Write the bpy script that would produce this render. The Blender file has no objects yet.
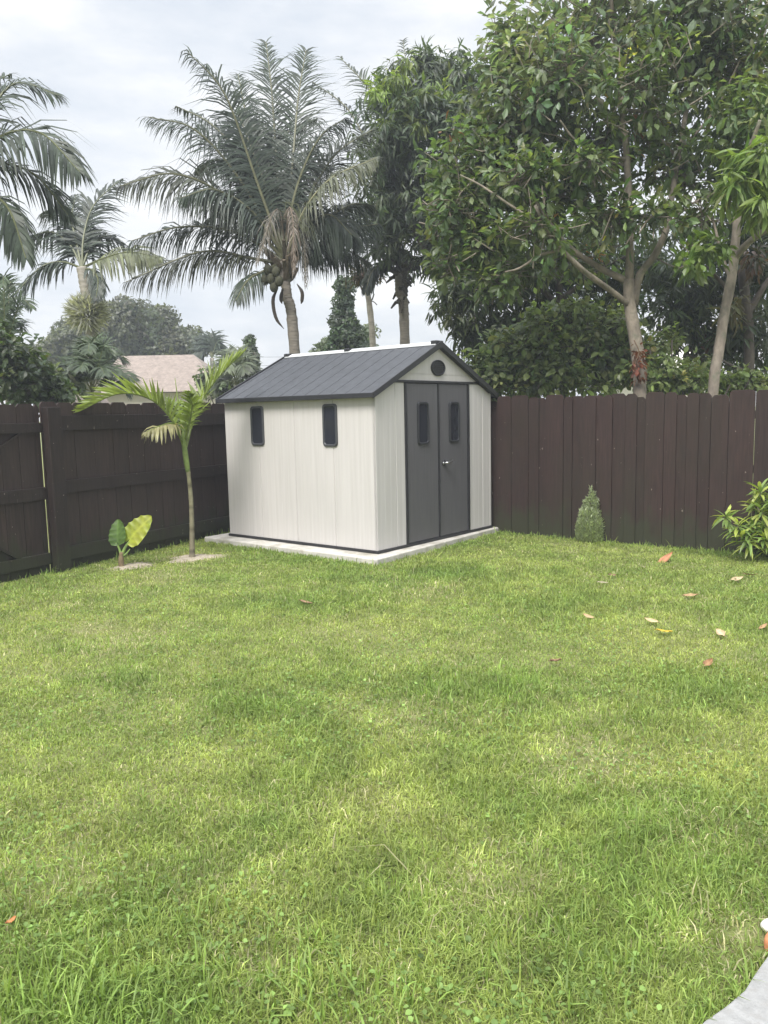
import bpy, math, random
import numpy as np
from mathutils import Matrix, Vector

rng = np.random.default_rng(7)
random.seed(7)
C = bpy.context.scene.collection
PI = math.pi
UP = np.array([0., 0., 1.])

# ------------------------------------------------------------------ camera (solved from the shed's edges)
F, PITCH, ROLL, H = 800.0, 0.1229, 0.021, 1.65
cp, sp = math.cos(PITCH), math.sin(PITCH)
_fw = np.array([0, cp, -sp]); _r0 = np.array([1., 0, 0]); _u0 = np.array([0, sp, cp])
_c, _s = math.cos(ROLL), math.sin(ROLL)
CR = _c * _r0 - _s * _u0
CU = _s * _r0 + _c * _u0
EYE = np.array([0, 0, H])

def pix(px, py, d):
    """world point seen at pixel px,py at depth d metres"""
    return EYE + d * (_fw + CR * (px - 384) / F + CU * (512 - py) / F)

def gp(px, py, z=0.0):
    d = _fw + CR * (px - 384) / F + CU * (512 - py) / F
    return EYE + d * ((z - H) / d[2])

cam_d = bpy.data.cameras.new('camera')
cam = bpy.data.objects.new('camera', cam_d); C.objects.link(cam)
cam_d.sensor_fit = 'VERTICAL'; cam_d.sensor_height = 24.0
cam_d.lens = 24.0 * F / 1024.0
cam_d.clip_start = 0.05; cam_d.clip_end = 3000
m = Matrix.Identity(4)
for i in range(3):
    m[i][0] = CR[i]; m[i][1] = CU[i]; m[i][2] = -_fw[i]; m[i][3] = EYE[i]
cam.matrix_world = m
bpy.context.scene.camera = cam

# ------------------------------------------------------------------ helpers
def nrm(v):
    v = np.asarray(v, float)
    return v / np.maximum(np.linalg.norm(v, axis=-1, keepdims=True), 1e-9)

class G:
    """collects vertices, faces, colours; build() links ONE mesh object"""
    def __init__(s):
        s.v = []; s.n = 0; s.f = []; s.sz = []; s.c = []; s.m = []
    def add(s, v, faces, col=(.5, .5, .5), mat=0):
        v = np.asarray(v, float).reshape(-1, 3)
        s.v.append(v)
        col = np.asarray(col, float)
        if col.ndim == 1: col = np.tile(col, (len(v), 1))
        s.c.append(col)
        for fc in faces:
            fc = np.asarray(fc)
            if fc.ndim == 1: fc = fc[None]
            s.f.append((fc + s.n).ravel()); s.sz.append(np.full(len(fc), fc.shape[1]))
            s.m.append(np.full(len(fc), mat))
        s.n += len(v)
    def box(s, x0, x1, y0, y1, z0, z1, col=(.5, .5, .5), mat=0, M=None):
        v = np.array([[x, y, z] for z in (z0, z1) for y in (y0, y1) for x in (x0, x1)], float)
        if M is not None: v = v @ np.asarray(M[0]).T + M[1]
        s.add(v, [np.array([[0, 2, 3, 1], [4, 5, 7, 6], [0, 1, 5, 4], [2, 6, 7, 3], [0, 4, 6, 2], [1, 3, 7, 5]])], col, mat)
    def prism(s, poly, ax, t0, t1, col=(.5, .5, .5), mat=0):
        """2D polygon extruded along axis ax from t0 to t1"""
        n = len(poly); v = []
        o = [a for a in range(3) if a != ax]
        for t in (t0, t1):
            for p in poly:
                q = [0, 0, 0]; q[o[0]] = p[0]; q[o[1]] = p[1]; q[ax] = t; v.append(q)
        fs = [np.arange(n)[::-1], np.arange(n, 2 * n)]
        side = np.array([[i, (i + 1) % n, n + (i + 1) % n, n + i] for i in range(n)])
        s.add(v, fs + [side], col, mat)
    def tube(s, pts, rad, k=8, col=(.5, .5, .5), mat=0, cap=True, jit=0.0):
        pts = np.asarray(pts, float); n = len(pts)
        rad = np.broadcast_to(np.asarray(rad, float), (n,))
        T = nrm(np.gradient(pts, axis=0))
        ref = np.array([1., 0, 0]) if abs(T[0][0]) < .8 else np.array([0, 1., 0])
        A = nrm(np.cross(T, ref)); B = np.cross(T, A)
        th = np.arange(k) * 2 * PI / k
        rr = rad[:, None] * (1 + jit * rng.normal(size=(n, k)))
        v = pts[:, None] + rr[..., None] * (A[:, None] * np.cos(th)[None, :, None] + B[:, None] * np.sin(th)[None, :, None])
        q = []
        for i in range(n - 1):
            for j in range(k):
                q.append([i * k + j, i * k + (j + 1) % k, (i + 1) * k + (j + 1) % k, (i + 1) * k + j])
        fs = [np.array(q)]
        if cap: fs += [np.arange(k)[::-1], np.arange((n - 1) * k, n * k)]
        c = np.asarray(col, float)
        if c.ndim == 2: c = np.repeat(c, k, axis=0)
        s.add(v.reshape(-1, 3), fs, c, mat)
    def build(s, name, mats, parent=None, smooth=False, local=False, bevel=0):
        me = bpy.data.meshes.new(name)
        v = np.concatenate(s.v)
        if parent is not None and not local: v = v - np.array(parent.location)
        loops = np.concatenate(s.f).astype(np.int32); sz = np.concatenate(s.sz).astype(np.int32)
        me.vertices.add(len(v)); me.vertices.foreach_set('co', v.ravel().astype(np.float32))
        me.loops.add(len(loops)); me.loops.foreach_set('vertex_index', loops)
        me.polygons.add(len(sz))
        st = np.concatenate([[0], np.cumsum(sz)[:-1]]).astype(np.int32)
        me.polygons.foreach_set('loop_start', st)
        me.polygons.foreach_set('material_index', np.concatenate(s.m).astype(np.int32))
        me.polygons.foreach_set('use_smooth', np.full(len(sz), bool(smooth)))
        c = np.concatenate(s.c); c = np.hstack([c, np.ones((len(c), 1))])
        at = me.color_attributes.new('Col', 'FLOAT_COLOR', 'POINT')
        at.data.foreach_set('color', c.ravel().astype(np.float32))
        for mt in (mats if isinstance(mats, (list, tuple)) else [mats]): me.materials.append(mt)
        me.update(calc_edges=True); me.validate()
        o = bpy.data.objects.new(name, me); C.objects.link(o)
        if parent is not None: o.parent = parent
        if bevel:
            b = o.modifiers.new('bevel', 'BEVEL'); b.width = bevel; b.segments = 2; b.limit_method = 'ANGLE'
        return o

def tag(o, label, cat, group=None):
    o['label'] = label; o['category'] = cat
    if group: o['group'] = group
    return o
def thing(name, label, cat, loc=(0, 0, 0), rz=0, group=None):
    o = bpy.data.objects.new(name, None); C.objects.link(o)
    o.location = tuple(float(q) for q in loc); o.rotation_euler = (0, 0, rz)
    o.empty_display_size = .2
    return tag(o, label, cat, group)

def spline(P, n=20):
    P = np.asarray(P, float)
    Q = np.vstack([2 * P[0] - P[1], P, 2 * P[-1] - P[-2]])
    out = []
    seg = len(P) - 1
    for t in np.linspace(0, seg, n):
        i = min(int(t), seg - 1); u = t - i
        a, b, c, d = Q[i], Q[i + 1], Q[i + 2], Q[i + 3]
        out.append(.5 * ((2 * b) + (-a + c) * u + (2 * a - 5 * b + 4 * c - d) * u * u + (-a + 3 * b - 3 * c + d) * u ** 3))
    return np.array(out)

_lat = {}
def vnoise(x, y, scale, seed=0):
    if seed not in _lat: _lat[seed] = np.random.default_rng(seed + 100).random((128, 128))
    L = _lat[seed]
    x = np.asarray(x) / scale + 40; y = np.asarray(y) / scale + 40
    xi = np.floor(x).astype(int); yi = np.floor(y).astype(int)
    u = x - xi; v = y - yi; u = u * u * (3 - 2 * u); v = v * v * (3 - 2 * v)
    g = lambda i, j: L[i % 128, j % 128]
    return (g(xi, yi) * (1 - u) + g(xi + 1, yi) * u) * (1 - v) + (g(xi, yi + 1) * (1 - u) + g(xi + 1, yi + 1) * u) * v

# ------------------------------------------------------------------ materials
def new_mat(name):
    mt = bpy.data.materials.new(name); mt.use_nodes = True
    nt = mt.node_tree; nt.nodes.clear()
    out = nt.nodes.new('ShaderNodeOutputMaterial')
    return mt, nt, out
def N(nt, t, **kw):
    n = nt.nodes.new(t)
    for k, v in kw.items(): setattr(n, k, v)
    return n
def ramp(nt, fac, stops):
    r = N(nt, 'ShaderNodeValToRGB'); nt.links.new(fac, r.inputs[0])
    el = r.color_ramp.elements
    while len(el) < len(stops): el.new(.5)
    for e, (p, c) in zip(el, stops):
        e.position = p; e.color = (*c, 1) if len(c) == 3 else c
    return r.outputs[0]
def noise(nt, scale, detail=4, vec=None, rough=.55):
    n = N(nt, 'ShaderNodeTexNoise'); n.inputs['Scale'].default_value = scale; n.inputs['Detail'].default_value = detail
    n.inputs['Roughness'].default_value = rough
    if vec is not None: nt.links.new(vec, n.inputs['Vector'])
    return n.outputs['Fac']
def mix(nt, fac, a, b, mode='MIX'):
    n = N(nt, 'ShaderNodeMix', data_type='RGBA', blend_type=mode)
    for sock, val in ((n.inputs[0], fac), (n.inputs[6], a), (n.inputs[7], b)):
        if hasattr(val, 'node'): nt.links.new(val, sock)
        elif isinstance(val, (int, float)): sock.default_value = val
        else: sock.default_value = (*val, 1)
    return n.outputs[2]
def mapping(nt, scale=(1, 1, 1), coord='Object'):
    tc = N(nt, 'ShaderNodeTexCoord'); mp = N(nt, 'ShaderNodeMapping')
    mp.inputs['Scale'].default_value = scale
    nt.links.new(tc.outputs[coord], mp.inputs['Vector'])
    return mp.outputs[0]
def bump(nt, h, strength, dist=.01):
    b = N(nt, 'ShaderNodeBump'); b.inputs['Strength'].default_value = strength; b.inputs['Distance'].default_value = dist
    nt.links.new(h, b.inputs['Height']); return b.outputs[0]

def surf(name, base, rough=.6, var=.15, scale=6, stretch=(1, 1, 1), bstr=.2, bscale=60, metal=0, spec=.5, dirt=None, bdist=.005):
    """general surface: base colour broken by noise, bump, optional dirt patches"""
    mt, nt, out = new_mat(name)
    vec = mapping(nt, stretch)
    b = np.array(base)
    col = ramp(nt, noise(nt, scale, 6, vec), [(.3, tuple(b * (1 - var))), (.7, tuple(np.minimum(b * (1 + var), .95)))])
    if dirt:
        dv = mapping(nt, (1, 1, 1))
        f = ramp(nt, noise(nt, dirt[1], 6, dv, .65), [(dirt[2], (0, 0, 0)), (min(dirt[2] + .18, 1), (1, 1, 1))])
        col = mix(nt, f, col, dirt[0])
    p = N(nt, 'ShaderNodeBsdfPrincipled')
    nt.links.new(col, p.inputs['Base Color'])
    p.inputs['Roughness'].default_value = rough; p.inputs['Metallic'].default_value = metal
    p.inputs['Specular IOR Level'].default_value = spec
    if bstr: nt.links.new(bump(nt, noise(nt, bscale, 5, vec), bstr, bdist), p.inputs['Normal'])
    nt.links.new(p.outputs[0], out.inputs[0])
    return mt

def leaf_mat(name, trans=.35, rough=.45, spec=.4, tint=(1.25, 1.3, .6), nscale=9):
    """foliage: per-leaf colour attribute, slight mottling, gloss and light passing through"""
    mt, nt, out = new_mat(name)
    a = N(nt, 'ShaderNodeAttribute', attribute_name='Col')
    mot = ramp(nt, noise(nt, nscale, 3, mapping(nt)), [(.3, (.8, .8, .8)), (.7, (1.15, 1.15, 1.15))])
    col = mix(nt, 1.0, a.outputs['Color'], mot, 'MULTIPLY')
    p = N(nt, 'ShaderNodeBsdfPrincipled'); nt.links.new(col, p.inputs['Base Color'])
    p.inputs['Roughness'].default_value = rough; p.inputs['Specular IOR Level'].default_value = spec
    t = N(nt, 'ShaderNodeBsdfTranslucent'); nt.links.new(mix(nt, 1.0, col, tint, 'MULTIPLY'), t.inputs['Color'])
    ms = N(nt, 'ShaderNodeMixShader'); ms.inputs[0].default_value = trans
    nt.links.new(p.outputs[0], ms.inputs[1]); nt.links.new(t.outputs[0], ms.inputs[2])
    nt.links.new(ms.outputs[0], out.inputs[0])
    return mt

M = {}
M['leaf'] = leaf_mat('foliage', .46, .40, .5)
M['palm'] = leaf_mat('palm_foliage', .15, .45, .32, (1.1, 1.15, .7))
M['grass'] = leaf_mat('grass_blades', .38, .5, .3, (1.2, 1.2, .6), 3)
M['bark'] = surf('grey_bark', (.20, .17, .135), .85, .4, 9, (1, 1, .5), .8, 30, dirt=((.10, .11, .07), 6, .52), bdist=.02)
M['bark_dark'] = surf('dark_bark', (.075, .062, .05), .9, .35, 9, (1, 1, .4), .8, 26, bdist=.02)
M['palm_bark'] = surf('palm_trunk', (.17, .15, .125), .85, .3, 5, (1, 1, 6), .8, 9, bdist=.03)
M['pale_trunk'] = surf('pale_palm_trunk', (.26, .24, .2), .8, .25, 5, (1, 1, 5), .5, 9, bdist=.02)

def attr_mat(name, rough=.6, spec=.4, nscale=20, bstr=.3, stretch=(1, 1, 1)):
    mt, nt, out = new_mat(name)
    a = N(nt, 'ShaderNodeAttribute', attribute_name='Col')
    vec = mapping(nt, stretch)
    col = mix(nt, 1.0, a.outputs['Color'], ramp(nt, noise(nt, nscale, 5, vec), [(.3, (.75, .75, .75)), (.7, (1.2, 1.2, 1.2))]), 'MULTIPLY')
    p = N(nt, 'ShaderNodeBsdfPrincipled'); nt.links.new(col, p.inputs['Base Color'])
    p.inputs['Roughness'].default_value = rough; p.inputs['Specular IOR Level'].default_value = spec
    nt.links.new(bump(nt, noise(nt, nscale * 3, 4, vec), bstr, .01), p.inputs['Normal'])
    nt.links.new(p.outputs[0], out.inputs[0]); return mt
M['attr'] = attr_mat('dry_plant_matter', .8, .2)

def fence_mat(name, base, algae):
    mt, nt, out = new_mat(name)
    a = N(nt, 'ShaderNodeAttribute', attribute_name='Col')          # per-board stain batch
    grain = noise(nt, 7, 6, mapping(nt, (6, 6, .45)), .6)
    col = ramp(nt, grain, [(.25, tuple(np.array(base) * .55)), (.5, base), (.8, tuple(np.array(base) * 1.55))])
    col = mix(nt, 1.0, col, a.outputs['Color'], 'MULTIPLY')
    blot = ramp(nt, noise(nt, 1.7, 5, mapping(nt, (1, 1, .5))), [(.42, (0, 0, 0)), (.72, (.6, .6, .6))])
    col = mix(nt, blot, col, algae)
    # green algae creeping up from the soil, with a ragged edge of its own
    sz_ = N(nt, 'ShaderNodeSeparateXYZ'); nt.links.new(mapping(nt), sz_.inputs[0])
    mr = N(nt, 'ShaderNodeMapRange'); nt.links.new(sz_.outputs[2], mr.inputs[0]); mr.inputs[1].default_value = 0; mr.inputs[2].default_value = .75; mr.inputs[3].default_value = .34; mr.inputs[4].default_value = -.25
    ad = N(nt, 'ShaderNodeMath', operation='ADD'); nt.links.new(mr.outputs[0], ad.inputs[0]); nt.links.new(noise(nt, 3.2, 6, mapping(nt, (2, 2, .8)), .65), ad.inputs[1])
    col = mix(nt, ramp(nt, ad.outputs[0], [(.50, (0, 0, 0)), (.72, (.8, .8, .8))]), col, (.026, .030, .014))
    # stain worn off in little flecks and thin streaks
    fl = ramp(nt, noise(nt, 34, 2, mapping(nt, (1, 1, .5))), [(.725, (0, 0, 0)), (.76, (.75, .75, .75))])
    col = mix(nt, fl, col, (.27, .23, .19))
    p = N(nt, 'ShaderNodeBsdfPrincipled'); nt.links.new(col, p.inputs['Base Color'])
    p.inputs['Roughness'].default_value = .62; p.inputs['Specular IOR Level'].default_value = .35
    nt.links.new(bump(nt, noise(nt, 14, 6, mapping(nt, (6, 6, .35))), .35, .006), p.inputs['Normal'])
    nt.links.new(p.outputs[0], out.inputs[0]); return mt
M['fence_r'] = fence_mat('dark_red_brown_stained_wood', (.0275, .0145, .0122), (.024, .020, .012))
M['fence_l'] = fence_mat('dark_brown_stained_wood', (.036, .0225, .0195), (.032, .024, .019))

def siding_mat():
    mt, nt, out = new_mat('cream_plastic_siding')
    vec = mapping(nt, (6, 6, .2))
    g = noise(nt, 4, 4, vec, .5)
    col = ramp(nt, g, [(.25, (.45, .430, .415)), (.55, (.495, .472, .460)), (.8, (.52, .497, .486))])
    f = ramp(nt, noise(nt, 1.3, 4, mapping(nt)), [(.45, (0, 0, 0)), (.75, (.35, .35, .35))])
    col = mix(nt, f, col, (.43, .415, .40))
    p = N(nt, 'ShaderNodeBsdfPrincipled'); nt.links.new(col, p.inputs['Base Color'])
    p.inputs['Roughness'].default_value = .5; p.inputs['Specular IOR Level'].default_value = .35
    nt.links.new(bump(nt, g, .12, .004), p.inputs['Normal'])
    nt.links.new(p.outputs[0], out.inputs[0]); return mt
M['siding'] = siding_mat()
M['door'] = surf('grey_plastic_door', (.090, .087, .093), .5, .1, 5, (8, 8, .4), .2, 6)
M['trim'] = surf('charcoal_trim', (.018, .018, .021), .45, .15, 8, bstr=.1)
M['wframe'] = surf('dark_window_frame', (.024, .025, .029), .35, .1, 8, bstr=0)
M['wframe_side'] = surf('grey_window_frame', (.05, .052, .058), .4, .1, 8, bstr=0)
M['roof'] = surf('slate_grey_roof_panel', (.045, .048, .055), .5, .25, 5, (2.5, 2.5, 2.5), .5, 70, bdist=.004)
M['cap'] = surf('pale_ridge_cap', (.50, .51, .52), .4, .06, 8, bstr=.05)
M['chrome'] = surf('brushed_metal', (.5, .5, .5), .3, .05, 8, bstr=0, metal=1)
M['concrete'] = surf('pale_concrete', (.46, .44, .40), .85, .2, 5, bstr=.5, bscale=90, dirt=((.27, .25, .20), 3.5, .5))
M['paver'] = surf('pale_grey_paving', (.26, .26, .255), .85, .15, 30, bstr=.6, bscale=140, dirt=((.235, .23, .22), 40, .5))
M['sand'] = surf('sandy_soil', (.36, .31, .24), .95, .25, 9, bstr=1, bscale=60, dirt=((.2, .17, .12), 14, .55), bdist=.02)
M['terracotta'] = surf('terracotta', (.46, .19, .085), .8, .2, 12, bstr=.4)
M['stone'] = surf('white_stone', (.66, .63, .57), .8, .12, 20, bstr=.4)
M['housewall'] = surf('pale_house_wall', (.5, .46, .41), .8, .08, 4, bstr=.2)
M['wire'] = surf('black_cable', (.05, .05, .05), .6, .1, 8, bstr=0)

def glass_mat():
    mt, nt, out = new_mat('dark_tinted_glass')
    p = N(nt, 'ShaderNodeBsdfPrincipled')
    p.inputs['Base Color'].default_value = (.022, .024, .032, 1); p.inputs['Roughness'].default_value = .06
    p.inputs['Specular IOR Level'].default_value = .5
    nt.links.new(bump(nt, noise(nt, 2.5, 2, mapping(nt)), .05, .02), p.inputs['Normal'])
    nt.links.new(p.outputs[0], out.inputs[0]); return mt
M['glass'] = glass_mat()

def tile_mat():
    mt, nt, out = new_mat('tan_roof_tiles')
    a = N(nt, 'ShaderNodeTexBrick'); nt.links.new(mapping(nt, (1, 1, 1), 'UV'), a.inputs['Vector'])
    a.inputs['Color1'].default_value = (.26, .215, .18, 1); a.inputs['Color2'].default_value = (.20, .165, .14, 1)
    a.inputs['Mortar'].default_value = (.20, .155, .135, 1)
    a.inputs['Scale'].default_value = 1; a.inputs['Brick Width'].default_value = .16; a.inputs['Row Height'].default_value = .2
    a.inputs['Mortar Size'].default_value = .03
    col = mix(nt, .6, a.outputs['Color'], ramp(nt, noise(nt, 5, 6, mapping(nt), .75), [(.35, (.13, .105, .092)), (.65, (.30, .25, .21))]))
    p = N(nt, 'ShaderNodeBsdfPrincipled'); nt.links.new(col, p.inputs['Base Color']); p.inputs['Roughness'].default_value = .85
    nt.links.new(bump(nt, a.outputs['Fac'], -.5, .03), p.inputs['Normal'])
    nt.links.new(p.outputs[0], out.inputs[0]); return mt
M['tile'] = tile_mat()

def ground_mat():
    mt, nt, out = new_mat('lawn_thatch')
    n1 = noise(nt, 1.1, 6, mapping(nt)); n2 = noise(nt, 45, 5, mapping(nt), .7)
    col = ramp(nt, n1, [(.3, (.14, .175, .055)), (.55, (.18, .21, .07)), (.75, (.24, .24, .11))])
    col = mix(nt, ramp(nt, n2, [(.42, (0, 0, 0)), (.7, (.8, .8, .8))]), col, (.28, .25, .14))
    p = N(nt, 'ShaderNodeBsdfPrincipled'); nt.links.new(col, p.inputs['Base Color']); p.inputs['Roughness'].default_value = .95
    p.inputs['Specular IOR Level'].default_value = .1
    nt.links.new(bump(nt, n2, .9, .02), p.inputs['Normal'])
    nt.links.new(p.outputs[0], out.inputs[0]); return mt
M['ground'] = ground_mat()

# ------------------------------------------------------------------ leaves
def leaves(g, pos, d, up, L, wr, col, curl=.25, fold=.18, shape='obovate', mat=0):
    pos = np.asarray(pos); n = len(pos)
    d = nrm(d); side = nrm(np.cross(d, up)); nn = np.cross(side, d)
    L = np.broadcast_to(L, (n,))[:, None]
    wr = np.broadcast_to(wr, (n,))[:, None]
    if shape == 'simple':
        T = [(0, 0), (.5, -1), (.5, 1), (1, 0)]
        F_ = [np.array([[0, 2, 1]]), np.array([[1, 2, 3]])]
    else:
        a, b = {'obovate': (.62, 1.0), 'lance': (1.0, .8), 'oval': (.95, .95)}[shape]
        T = [(0, 0), (.33, -a), (.33, 0), (.33, a), (.68, -b), (.68, 0), (.68, b), (1, 0)]
        F_ = [np.array([[0, 2, 1], [0, 3, 2], [4, 5, 7], [5, 6, 7]]), np.array([[1, 2, 5, 4], [2, 3, 6, 5]])]
    vs = []
    for t, s in T:
        vs.append(pos + d * t * L + side * s * wr * L * .5 + nn * (abs(s) * fold * wr * L - curl * t * t * L))
    v = np.stack(vs, 1).reshape(-1, 3); k = len(T)
    off = (np.arange(n) * k)[:, None, None]
    fs = [(f[None] + off).reshape(-1, f.shape[1]) for f in F_]
    c = np.repeat(np.asarray(col), k, axis=0)
    g.add(v, fs, c, mat)

def pick(pal, n, jit=.18):
    """pal: list of (weight, rgb)"""
    w = np.array([p[0] for p in pal], float); w /= w.sum()
    idx = rng.choice(len(pal), n, p=w)
    c = np.array([p[1] for p in pal])[idx]
    return c * np.exp(rng.normal(0, jit, (n, 1))) * np.exp(rng.normal(0, jit * .35, (n, 3)))

def rosettes(g, P, axis, nl, L, wr, pal, droop=.3, spread=(45, 100), shape='obovate', curl=.25, jit=.2, stem=.06, cpal=None):
    """whorls of nl leaves at every twig end"""
    n = len(P); axis = nrm(axis)
    k = rng.integers(int(nl * .6), int(nl * 1.35) + 1, n)
    rep = np.repeat(np.arange(n), k); m_ = len(rep)
    A = axis[rep]
    rv = nrm(rng.normal(size=(m_, 3)))
    perp = nrm(np.cross(A, rv))
    th = np.radians(rng.uniform(spread[0], spread[1], m_))[:, None]
    d = A * np.cos(th) + perp * np.sin(th)
    d[:, 2] -= droop * rng.uniform(.4, 1.4, m_)
    d = nrm(d)
    up = nrm(A * .6 + UP * .9 + rng.normal(0, .35, (m_, 3)))
    base = P[rep] + A * rng.uniform(-.6, .3, (m_, 1)) * L + d * stem
    cc = pick(pal, n, jit * .8)[rep] if cpal is None else cpal[rep]
    col = cc * np.exp(rng.normal(0, jit * .7, (m_, 1)))
    leaves(g, base, d, up, L * rng.uniform(.5, 1.3, m_), wr * rng.uniform(.85, 1.15, m_), col, curl, .15, shape)

def ell_points(px, py, d, rx, ry, rd, n, bias=2.0):
    """points in an ellipsoid: centre at pixel, radii in pixels, depth radius in metres"""
    c = pix(px, py, d); s = d / F
    u = nrm(rng.normal(size=(n, 3))); r = rng.random(n) ** (1 / bias) * np.clip(1 + .22 * rng.normal(size=n), .4, 1.5)
    u = u * r[:, None]
    off = CR * (u[:, :1] * rx * s) + CU * (u[:, 1:2] * ry * s) + _fw * (u[:, 2:] * rd)
    return c + off, off

def grow(gl, gt, ells, d0, nl, L, wr, pal, twig=.28, tw_r=.006, tcol=(.12, .1, .08), **kw):
    for e in ells:
        px, py, rx, ry, n = e[:5]; dd = e[5] if len(e) > 5 else 0; rd = e[6] if len(e) > 6 else (rx + ry) * .5 * d0 / F
        P, off = ell_points(px, py, d0 + dd, rx, ry, rd, n)
        ax = nrm(nrm(off) * .8 + UP * .45 + rng.normal(0, .45, (n, 3)))
        pl = e[7] if len(e) > 7 else pal
        rosettes(gl, P, ax, nl, L, wr, pl, **kw)
        if gt is not None:
            for i in range(0, n, 2):
                q = P[i] - ax[i] * twig * rng.uniform(.7, 1.6) - nrm(off[i]) * twig * .5
                mid = (P[i] + q) / 2 + rng.normal(0, .03, 3)
                gt.tube([q, mid, P[i]], [tw_r * 1.5, tw_r * 1.2, tw_r * .7], 4, tcol, 0, False)

def limb(g, pts, r0, r1, k=9, n=14, jit=.04, col=(.2, .17, .14), wob=.0):
    P = spline(pts, n)
    if wob: P[1:-1] += rng.normal(0, wob, (n - 2, 3))
    g.tube(P, np.linspace(r0, r1, n), k, col, 0, True, jit)

# ------------------------------------------------------------------ palms
def frond(g, pts, Lmax=.75, nleaf=70, droop=.7, vee=.25, width=.035, start=.18, col=(.06, .085, .035), rcol=(.12, .13, .06), r0=.03, sideref=None, ragged=.15, fwd=(.6, 1.5), lprof=None, bunch=0):
    P = spline(pts, 26)
    Tn = nrm(np.gradient(P, axis=0))
    g.tube(P, np.linspace(r0, r0 * .2, 26), 5, rcol, 0, False)
    seglen = np.concatenate([[0], np.cumsum(np.linalg.norm(np.diff(P, axis=0), axis=1))])
    tot = seglen[-1]
    hd = P[-1] - P[0]; hd[2] = 0
    for sgn in (-1, 1):
        t = np.linspace(start, .995, nleaf) + rng.normal(0, .004, nleaf)
        t = np.clip(t, 0, 1); s = t * tot
        pos = np.stack([np.interp(s, seglen, P[:, k]) for k in range(3)], 1)
        T = nrm(np.stack([np.interp(s, seglen, Tn[:, k]) for k in range(3)], 1))
        ref = UP if sideref is None else nrm(UP - _fw * sideref)
        S = np.cross(T, ref)
        bad = np.linalg.norm(S, axis=1) < .25
        if bad.any():
            hdir = nrm(hd) if np.linalg.norm(hd) > .2 else np.array([.3, -1, 0])
            S[bad] = np.cross(T[bad], nrm(-hdir + UP * .1))
        S = nrm(S) * sgn
        U = nrm(np.cross(S, T)) * sgn
        f = np.interp(t, [start, 1], fwd)[:, None] + rng.normal(0, .15, (nleaf, 1))
        d = nrm(S + T * f + U * (vee + rng.normal(0, .2, (nleaf, 1)) + .18 * np.sin(t * 37 + sgn)[:, None]))
        u = (t - start) / (1 - start)
        L = Lmax * (.45 + .55 * np.sin(PI * np.clip(u * .9 + .12, 0, 1)) ** .8) * (1 - .35 * u ** 5) * rng.uniform(1 - ragged, 1 + ragged * .5, nleaf)
        dr = droop * rng.uniform(.65, 1.3, nleaf)[:, None]
        wv = nrm(T - d * (T * d).sum(1, keepdims=True))
        ks = [0, .3, .62, 1.0]; ww = [.55, 1, .75, .06]
        c1 = np.asarray(col) * np.exp(rng.normal(0, .2, (nleaf, 1)))
        rows = []
        for kk, w in zip(ks, ww):
            b = d * kk + np.array([0, 0, -1.]) * dr * kk ** 2
            ln = np.linalg.norm(b, axis=1, keepdims=True)
            b = b * (kk / np.maximum(ln, 1e-6)) if kk > 0 else b
            c = pos + b * L[:, None]
            rows += [c - wv * width * w * .5, c + wv * width * w * .5]
        v = np.stack(rows, 1).reshape(-1, 3)
        off = (np.arange(nleaf) * 8)[:, None, None]
        q = np.array([[0, 1, 3, 2], [2, 3, 5, 4], [4, 5, 7, 6]])
        g.add(v, [(q[None] + off).reshape(-1, 4)], np.repeat(c1, 8, axis=0))

def palm(name, label, hub, base, d, fronds, tr=(.15, .12), fkw=None, group=None, trunk_mat='palm_bark', mid=None, name_cat='palm tree', rings=True, cols=None):
    """hub/base pixels at depth d; fronds: list of (pixel list from hub, depth offset at the tip, overrides)"""
    fkw = fkw or {}
    B = pix(*base, d); B = np.array([B[0], B[1], 0.0])
    Hh = pix(*hub, d)
    root = thing(name, label, name_cat, B, 0, group)
    g = G()
    ctrl = [B - UP * .05] + [pix(*q, d) for q in (mid or [])] + [Hh]
    n = 60 if rings else 20
    P = spline(ctrl, n); r = np.linspace(tr[0], tr[1], n)
    if rings: r = r * (1 + .05 * np.sin(np.arange(n) * 2.1)) + .01 * rng.random(n)
    g.tube(P, r, 12, (.2, .17, .14), 0, True, .02)
    g.build('trunk', M[trunk_mat], root, True)
    for fr in fronds:
        pts, dd, kw = fr[0], fr[1], (fr[2] if len(fr) > 2 else {})
        k = dict(fkw); k.update(kw)
        nm = k.pop('name', 'frond'); lab = k.pop('label', None); mt = k.pop('mat', 'palm')
        nn_ = len(pts)
        W = [pix(p[0], p[1], d + dd * (i / (nn_ - 1)) ** 1.2) for i, p in enumerate(pts)]
        k.setdefault('sideref', rng.uniform(.25, .9))
        c = np.array(k.pop('col', (.031, .043, .028))) * math.exp(rng.normal(0, .12))
        gf = G(); frond(gf, W, col=c, **k)
        o = gf.build(nm, M[mt], root)
        if lab: o['label'] = lab
    return root

# ------------------------------------------------------------------ SKY and LIGHT
SUN_AZ = np.array([-.40, -.90]); SUN_AZ /= np.linalg.norm(SUN_AZ); SUN_EL = math.radians(52)
wd = bpy.data.worlds.new('World'); bpy.context.scene.world = wd; wd.use_nodes = True
nt = wd.node_tree; nt.nodes.clear()
wo = N(nt, 'ShaderNodeOutputWorld')
sky = N(nt, 'ShaderNodeTexSky', sky_type='NISHITA'); sky.sun_disc = False
sky.sun_elevation = SUN_EL; sky.sun_rotation = math.atan2(SUN_AZ[0], SUN_AZ[1])
sky.air_density = 1.5; sky.dust_density = 3
b1 = N(nt, 'ShaderNodeBackground'); b1.inputs[1].default_value = .12
nt.links.new(sky.outputs[0], b1.inputs[0])
tc = N(nt, 'ShaderNodeTexCoord'); sx = N(nt, 'ShaderNodeSeparateXYZ'); nt.links.new(tc.outputs['Generated'], sx.inputs[0])
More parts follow.
